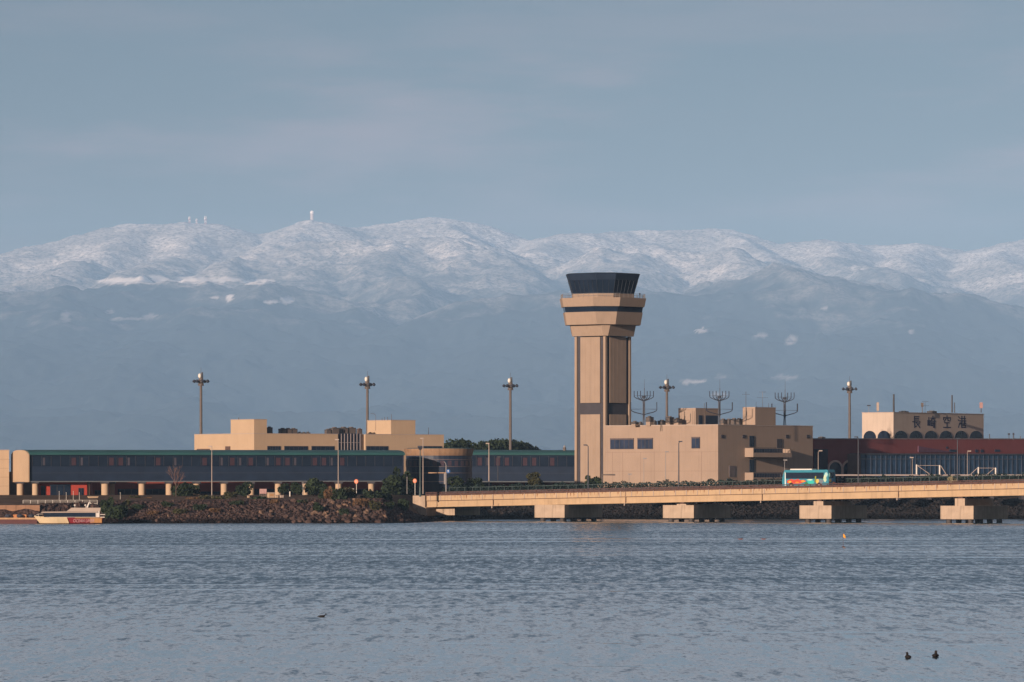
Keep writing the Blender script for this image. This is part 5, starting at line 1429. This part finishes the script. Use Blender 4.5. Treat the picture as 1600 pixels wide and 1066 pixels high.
# ================================================================ ferry and pontoon
fy = thing('ferry', 'small white ferry with a cream bow and a red side moored at the left quay', 'ferry', (xat(107, 956), 956, 0), R(6))
def W_(px): return xat(px, 956) - fy.location.x
def Zf(py): return zat(py, 956)
M_CRH = mat('cream_hull', (.50, .40, .26), .4, .06, 1, .4); M_RDH = mat('red_hull', (.20, .02, .025), .4, .06, 1, .4)
def hull(x0, x1, zb_, zt_, ta, tb, m, name, bow=False):
    rings = []
    N_ = 10
    for k in range(N_ + 1):
        t_ = k / N_; x = x0 + (x1 - x0) * t_
        if bow: hw_ = 1.9 * min(1, .06 + 1.25 * t_ ** .7); rise_ = .25 * (1 - t_) ** 2; off = (1 - t_) ** 1.5
        else: hw_ = 1.9; rise_ = 0; off = 0
        sh2 = .55 * off
        rings.append([(x + 1.1 * off, -hw_ * .75, zb_), (x, -hw_, zt_ + rise_), (x, hw_, zt_ + rise_), (x + 1.1 * off, hw_ * .75, zb_)])
    return MB().loft(rings).build(name, m, fy)
zt_f, zb_f = Zf(808.3), -.35
hb1 = hull(W_(53), W_(104), .12, zt_f, 0, 0, M_CRH, 'bow_hull', True)
hull(W_(104), W_(160), .12, zt_f - .05, 0, 0, M_RDH, 'stern_hull')
hull(W_(60), W_(159.5), -.4, .12, 0, 0, mat('waterline_paint', (.03, .012, .012), .5), 'keel', False)
MB().add([(W_(98), -1.98, zt_f), (W_(107), -1.98, .12), (W_(104.5), -1.98, .12), (W_(98), -1.98, zt_f)], [(0, 1, 2)])
MB().loft([[(W_(99), -1.95, zt_f - .02), (W_(104.2), -1.95, zt_f - .02), (W_(107.5), -1.75, .13), (W_(104.2), -1.75, .13)], [(W_(99), -1.88, zt_f - .02), (W_(104.2), -1.88, zt_f - .02), (W_(107.5), -1.4, .13), (W_(104.2), -1.4, .13)]]).build('cream_wedge', M_CRH, fy)
MB().box(W_(117), W_(159), -1.94, -1.88, zt_f - .2, zt_f - .05).build('rub_rail', mat('ochre_rail', (.30, .17, .07), .6), fy)
MB().box(W_(140), W_(158.5), -1.93, -1.87, .2, zt_f - .22).build('ochre_panel', mat('ochre_panel', (.34, .17, .06), .5), fy)
MB().box(W_(72), W_(149), -1.6, 1.6, zt_f, Zf(800)).build('cabin', M_WHITE, fy)
MB().box(W_(69), W_(148.5), -1.64, -1.602, zt_f + .06, Zf(801.3)).box(W_(68.5), W_(72) - .002, -1.4, 1.4, zt_f + .06, Zf(801.3)).build('cabin_window', M_GLASS, fy)
MB().loft([[(W_(64), -1.75, Zf(801.4)), (W_(152), -1.75, Zf(801)), (W_(152), 1.75, Zf(801)), (W_(64), 1.75, Zf(801.4))], [(W_(66), -1.6, Zf(799.6)), (W_(152), -1.6, Zf(799)), (W_(152), 1.6, Zf(799)), (W_(66), 1.6, Zf(799.6))]]).build('cabin_roof', M_SILL, fy)
MB().loft([[(W_(104), -1.1, Zf(799)), (W_(156), -1.3, Zf(799)), (W_(156), 1.3, Zf(799)), (W_(104), 1.1, Zf(799))], [(W_(112), -1.0, Zf(793.5)), (W_(157), -1.3, Zf(793.5)), (W_(157), 1.3, Zf(793.5)), (W_(112), 1.0, Zf(793.5))]]).build('upper_deck', M_SILL, fy)
MB().box(W_(149), W_(155), -1.5, 1.5, zt_f, Zf(799) - .003).build('stern_pillar', M_WHITE, fy)
MB().tube((W_(136), 0, Zf(793.5)), (W_(139.5), 0, Zf(785)), .22, .1, 6).tube((W_(139), 0, Zf(786.5)), (W_(142), 0, Zf(786)), .06).build('mast', M_WHITE, fy)
for px, py in ((117, 789.5), (133.5, 789.5)): MB().tube((W_(px), -.2, Zf(793.5)), (W_(px), -.2, Zf(790)), .04).ball(W_(px), -.2, Zf(py), .22, .22, .16, 5, 8).build('radar_dome', M_WHITE, fy)
MB().path([(W_(54), -.3, zt_f + .25), (W_(60), -1.3, zt_f + .6), (W_(67), -1.5, zt_f + .6)], .03).tube((W_(60), -1.3, zt_f), (W_(60), -1.3, zt_f + .6), .03).build('railing', M_WHITE, fy)
MB().path([(W_(156), -1.6, zt_f + .5), (W_(163.5), -1.6, zt_f + .5), (W_(163.5), 1.6, zt_f + .5)], .07).path([(W_(156), -1.6, zt_f), (W_(163), -1.6, zt_f)], .09).build('stern_platform', M_WHITE, fy)
cu = bpy.data.curves.new('lettering', 'FONT'); cu.body = 'OCEAN LINER'; cu.size = .85; cu.extrude = .02; cu.space_character = 1.0; cu.align_x = 'LEFT'
cu.shear = .25
tmp = bpy.data.objects.new('lettering_source', cu); COL.objects.link(tmp); bpy.context.view_layer.update()
me = bpy.data.meshes.new_from_object(tmp.evaluated_get(bpy.context.evaluated_depsgraph_get())); bpy.data.objects.remove(tmp, do_unlink=True); bpy.data.curves.remove(cu)
me.materials.clear(); me.materials.append(mat('pink_letters', (.42, .24, .26), .5))
o = bpy.data.objects.new('lettering', me); COL.objects.link(o); o.parent = fy; o.location = (W_(113.5), -1.975, .3); o.rotation_euler = (R(90), 0, 0)
wl_ = max(v.co.x for v in me.vertices) - min(v.co.x for v in me.vertices); k_ = (W_(146) - W_(113.5)) / wl_; o.scale = (k_, 1, 1)
pt = thing('pontoon', 'long low brown pontoon with fenders at the left edge of the water', 'pontoon', (xat(-60, 958), 958, -.2), 0)
Wp = xat(58, 958) - xat(-60, 958)
MB().box(0, Wp, 0, 4.5, 0, 1.0).build('hull', mat('dark_red_hull', (.07, .02, .02), .6), pt)
MB().box(-.05, Wp + .6, -.1, 4.6, 1.0, 1.32).build('deck_edge', mat('ochre_deck', (.34, .21, .12), .8), pt)
for k in range(6): MB().ball(2 + k * 2.2, .6, 1.75 - .12, .6, .5, .38, 6, 10).build('fender', M_DSTEEL, pt)
tp_ = MB().box(9.5, 12, 1.2, 2.6, 1.32, 1.9); tp_.build('cargo_cover', mat('orange_cover', (.4, .17, .07), .8), pt)
# quay wall with steps and white railing
qy = thing('quay_wall', 'brown concrete quay wall behind the ferry', 'wall', (xat(-60, 970.5), 970.5, -.5), 0)
Wq = xat(62, 970) - xat(-60, 970)
MB().box(0, Wq, 0, 12, 0, zat(789.5, 970) + .5).build('wall', mat('quay_concrete', (.24, .14, .09), .9, .15, .5, .1, streak=.3), qy)
MB().box(0, Wq + 12, 12, 30, 0, zat(789.5, 970) + .48).build('apron', mat('quay_apron', (.2, .13, .09), .9, .15), qy)
qr = thing('quay_railing', 'white tubular railing along the quay behind the ferry', 'railing', (xat(36, 978), 978, zat(789.5, 978)), 0)
g = MB(); Wr = xat(152, 978) - xat(36, 978)
for h_ in (.3, .62, .95): g.tube((0, 0, h_), (Wr, 0, h_), .035, .035, 4)
for k in range(11): g.tube((Wr * k / 10, 0, 0), (Wr * k / 10, 0, .98), .045, .045, 5)
g.build('rails', M_WHITE, qr)
MB().box(0, Wr, .1, .3, -1.2, -.02).build('kerb', mat('quay_kerb', (.22, .14, .09), .9), qr)
for px, pt_, lb in ((124, 770, 'first thin white pole from the ferry mast'), (114.5, 768, 'second thin white pole left of the ferry mast'), (103.5, 770, 'third thin white pole left of the ferry mast'), (92.5, 768, 'fourth thin white pole left of the ferry mast'), (188, 770, 'short pale hoop post right of the thick column')):
    D = 990; z0 = zat(787, D); t = thing('quay_pole', lb, 'pole', (xat(px, D), D, z0), 0, 'thin poles on the quay')
    MB().tube((0, 0, 0), (0, 0, zat(pt_, D) - z0), .04, .03, 5).build('shaft', M_WHITE, t); MB().ball(0, 0, zat(pt_, D) - z0, .07, .07, .07, 4, 6).build('tip', M_WHITE, t)
bn = thing('cream_bench_block', 'small cream concrete block beside the column behind the ferry mast', 'block', (xat(146, 1000), 1000, zat(784, 1000)), R(20))
MB().box(-.9, .9, 0, .8, 0, .9).box(-1.0, 1.0, -.05, .85, .9, 1.05).build('body', M_CREAM, bn)

# ================================================================ birds, flag buoy, far masts
def swim_bird(px, py, label, ln, heading, seed):
    D = 7.0 / ((py - HOR) / FPX)
    t = thing('duck', label, 'duck', (xat(px, D), D, 0), heading, 'dark ducks on the near water')
    m = mat('bird_dark', (.012, .010, .010), .7, .2)
    l2 = ln / 2; rings = []
    spine = [(-l2, .035, .01, .01), (-l2 * .8, .05, .05, .03), (-l2 * .3, .05, .09, .06), (l2 * .15, .05, .10, .065), (l2 * .5, .055, .07, .06), (l2 * .66, .10, .04, .05), (l2 * .70, .15, .035, .04), (l2 * .82, .175, .04, .035), (l2 * .98, .165, .02, .02), (l2 * 1.2, .15, .006, .006)]
    for (x, z, ry, rz) in spine: rings.append([(x, ry * math.cos(2 * math.pi * k / 10), z + rz * math.sin(2 * math.pi * k / 10)) for k in range(10)])
    MB().loft(rings).build('body', m, t, smooth=True)
    return t
swim_bird(503, 964.5, 'low swimming dark duck with its bill to the right, alone left of centre', .50, 0.15, 1)
t1_ = swim_bird(1419, 1029, 'dark duck seen end-on, left one of the pair at lower right', .42, 1.75, 2); t1_.scale = (1.0, 1.35, 1.25)
t2_ = swim_bird(1461.5, 1027, 'dark duck seen end-on, right one of the pair at lower right', .46, 1.35, 3); t2_.scale = (1.0, 1.5, 1.3)
def kite(px, py, label, pose):
    D = 640.0; z = zat(py, D)
    t = thing('flying_bird', label, 'bird', (xat(px, D), D, z), 0, 'birds skimming the far water')
    m = mat('kite_brown', (.05, .022, .016), .8, .3)
    MB().loft([[(x, ry * math.cos(a), zz + ry * math.sin(a)) for a in np.linspace(0, 2 * math.pi, 8, endpoint=False)] for x, ry, zz in ((-.35, .01, 0), (-.1, .07, 0), (.12, .08, 0), (.26, .05, .02), (.34, .01, .01))]).build('body', mat('kite_rust', (.16, .05, .035), .8), t, smooth=True)
    for w_ in pose:
        pts = [Vector((0, 0, .03))] + [Vector(p_) for p_ in w_]
        rings = []
        for i_, p_ in enumerate(pts):
            ch_2 = .16 * (1 - i_ / len(pts)) + .03
            rings.append([p_ + Vector((0, -ch_2, 0)), p_ + Vector((0, 0, .02)), p_ + Vector((0, ch_2, 0)), p_ + Vector((0, 0, -.015))])
        MB().loft(rings).build('wing', m, t)
    return t
kite(1157, 842.5, 'dark bird with flat stretched wings low over the water, left of two', [[(-.35, 0, .10), (-.85, 0, .08)], [(.18, 0, .12), (.34, 0, .08)]])
kite(1193, 842.5, 'dark bird with raised bent wings low over the water, right of two', [[(-.18, 0, .12), (-.38, 0, .08)], [(.28, 0, .14), (.62, 0, -.04)]])
D = 590.0
fb = thing('marker_flag', 'orange flag on a thin pole standing out of the water below the bridge', 'flag', (xat(1317.5, D), D, 0), 0)
MB().tube((0, 0, -.2), (0, 0, 1.55), .025, .02, 6).build('pole', M_RUST, fb)
MB().loft([[(0, 0, 1.15), (0, .03, 1.15), (0, .03, 1.55), (0, 0, 1.55)], [(.12, -.06, 1.05), (.12, -.03, 1.05), (.12, -.03, 1.45), (.12, -.06, 1.45)], [(.30, .02, .98), (.30, .05, .98), (.26, .05, 1.3), (.26, .02, 1.3)]]).build('flag', mat('orange_flag', (.75, .33, .02), .7), fb)
MB().ball(0, 0, 0.0, .2, .2, .12, 6, 10).build('float', M_RUST, fb)
def ground_h(px, D):
    D = D / KD
    xx, yy = xat(px, D), D
    j = int(round((xx - xs[0]) / (xs[1] - xs[0]))); i = int(round((yy - ys[0]) / (ys[1] - ys[0])))
    return (float(H[i, j]) - CAM_Z) * KD + CAM_Z
MM = mat('far_mast_white', (.75, .7, .68), .7); MR = mat('far_mast_red', (.45, .12, .09), .7)
for px, pt_, D, lb, w in ((296, 338.5, 15480 * KD, 'red and white lattice mast on the left summit, leftmost of three', 11), (307, 342, 15480 * KD, 'short mast with a white dish on the left summit, middle of three', 10), (321, 338, 15480 * KD, 'thick red and white mast on the left summit, rightmost of three', 13.5)):
    z0 = ground_h(px, D) - 4; H_ = zat(pt_, D) - z0
    t = thing('summit_mast', lb, 'mast', (xat(px, D), D, z0), 0, 'masts on the left summit')
    for k in range(4):
        g = MB()
        a, b_ = H_ * k / 4, H_ * (k + 1) / 4
        for sx_, sy_ in ((-1, -1), (1, -1), (1, 1), (-1, 1)):
            g.tube((sx_ * w / 2, sy_ * w / 2, a), (sx_ * w / 2, sy_ * w / 2, b_), 1.2, 1.2, 4)
        g.tube((-w / 2, -w / 2, a), (w / 2, -w / 2, b_), 1.0, 1.0, 4).tube((w / 2, -w / 2, a), (-w / 2, -w / 2, b_), 1.0, 1.0, 4).tube((-w / 2, -w / 2, a), (-w / 2, w / 2, b_), 1.0, 1.0, 4).box(-w / 2, w / 2, -w / 2, w / 2, b_ - .6, b_)
        g.build('lattice_stage', MM if k % 2 else MR, t)
    MB().ball(-w * .3, -w * .7, H_ * .72, w * .5, w * .3, w * .6, 6, 10).build('dish', MM, t)
D = 15580 * KD
z0 = ground_h(487, D) - 4; H_ = zat(334, D) - z0
t = thing('radar_tower', 'pale radar tower topped by a round white dome on the second summit', 'radar tower', (xat(487.5, D), D, z0), 0)
MB().cyl(0, 0, 0, H_, 13, 13, 12).build('shaft', mat('radar_shaft', (.5, .42, .38), .8), t)
MB().ball(0, 0, H_ + 9, 15, 15, 14.5, 10, 16).build('dome', mat('radar_dome_white', (.9, .85, .82), .5), t, smooth=True)
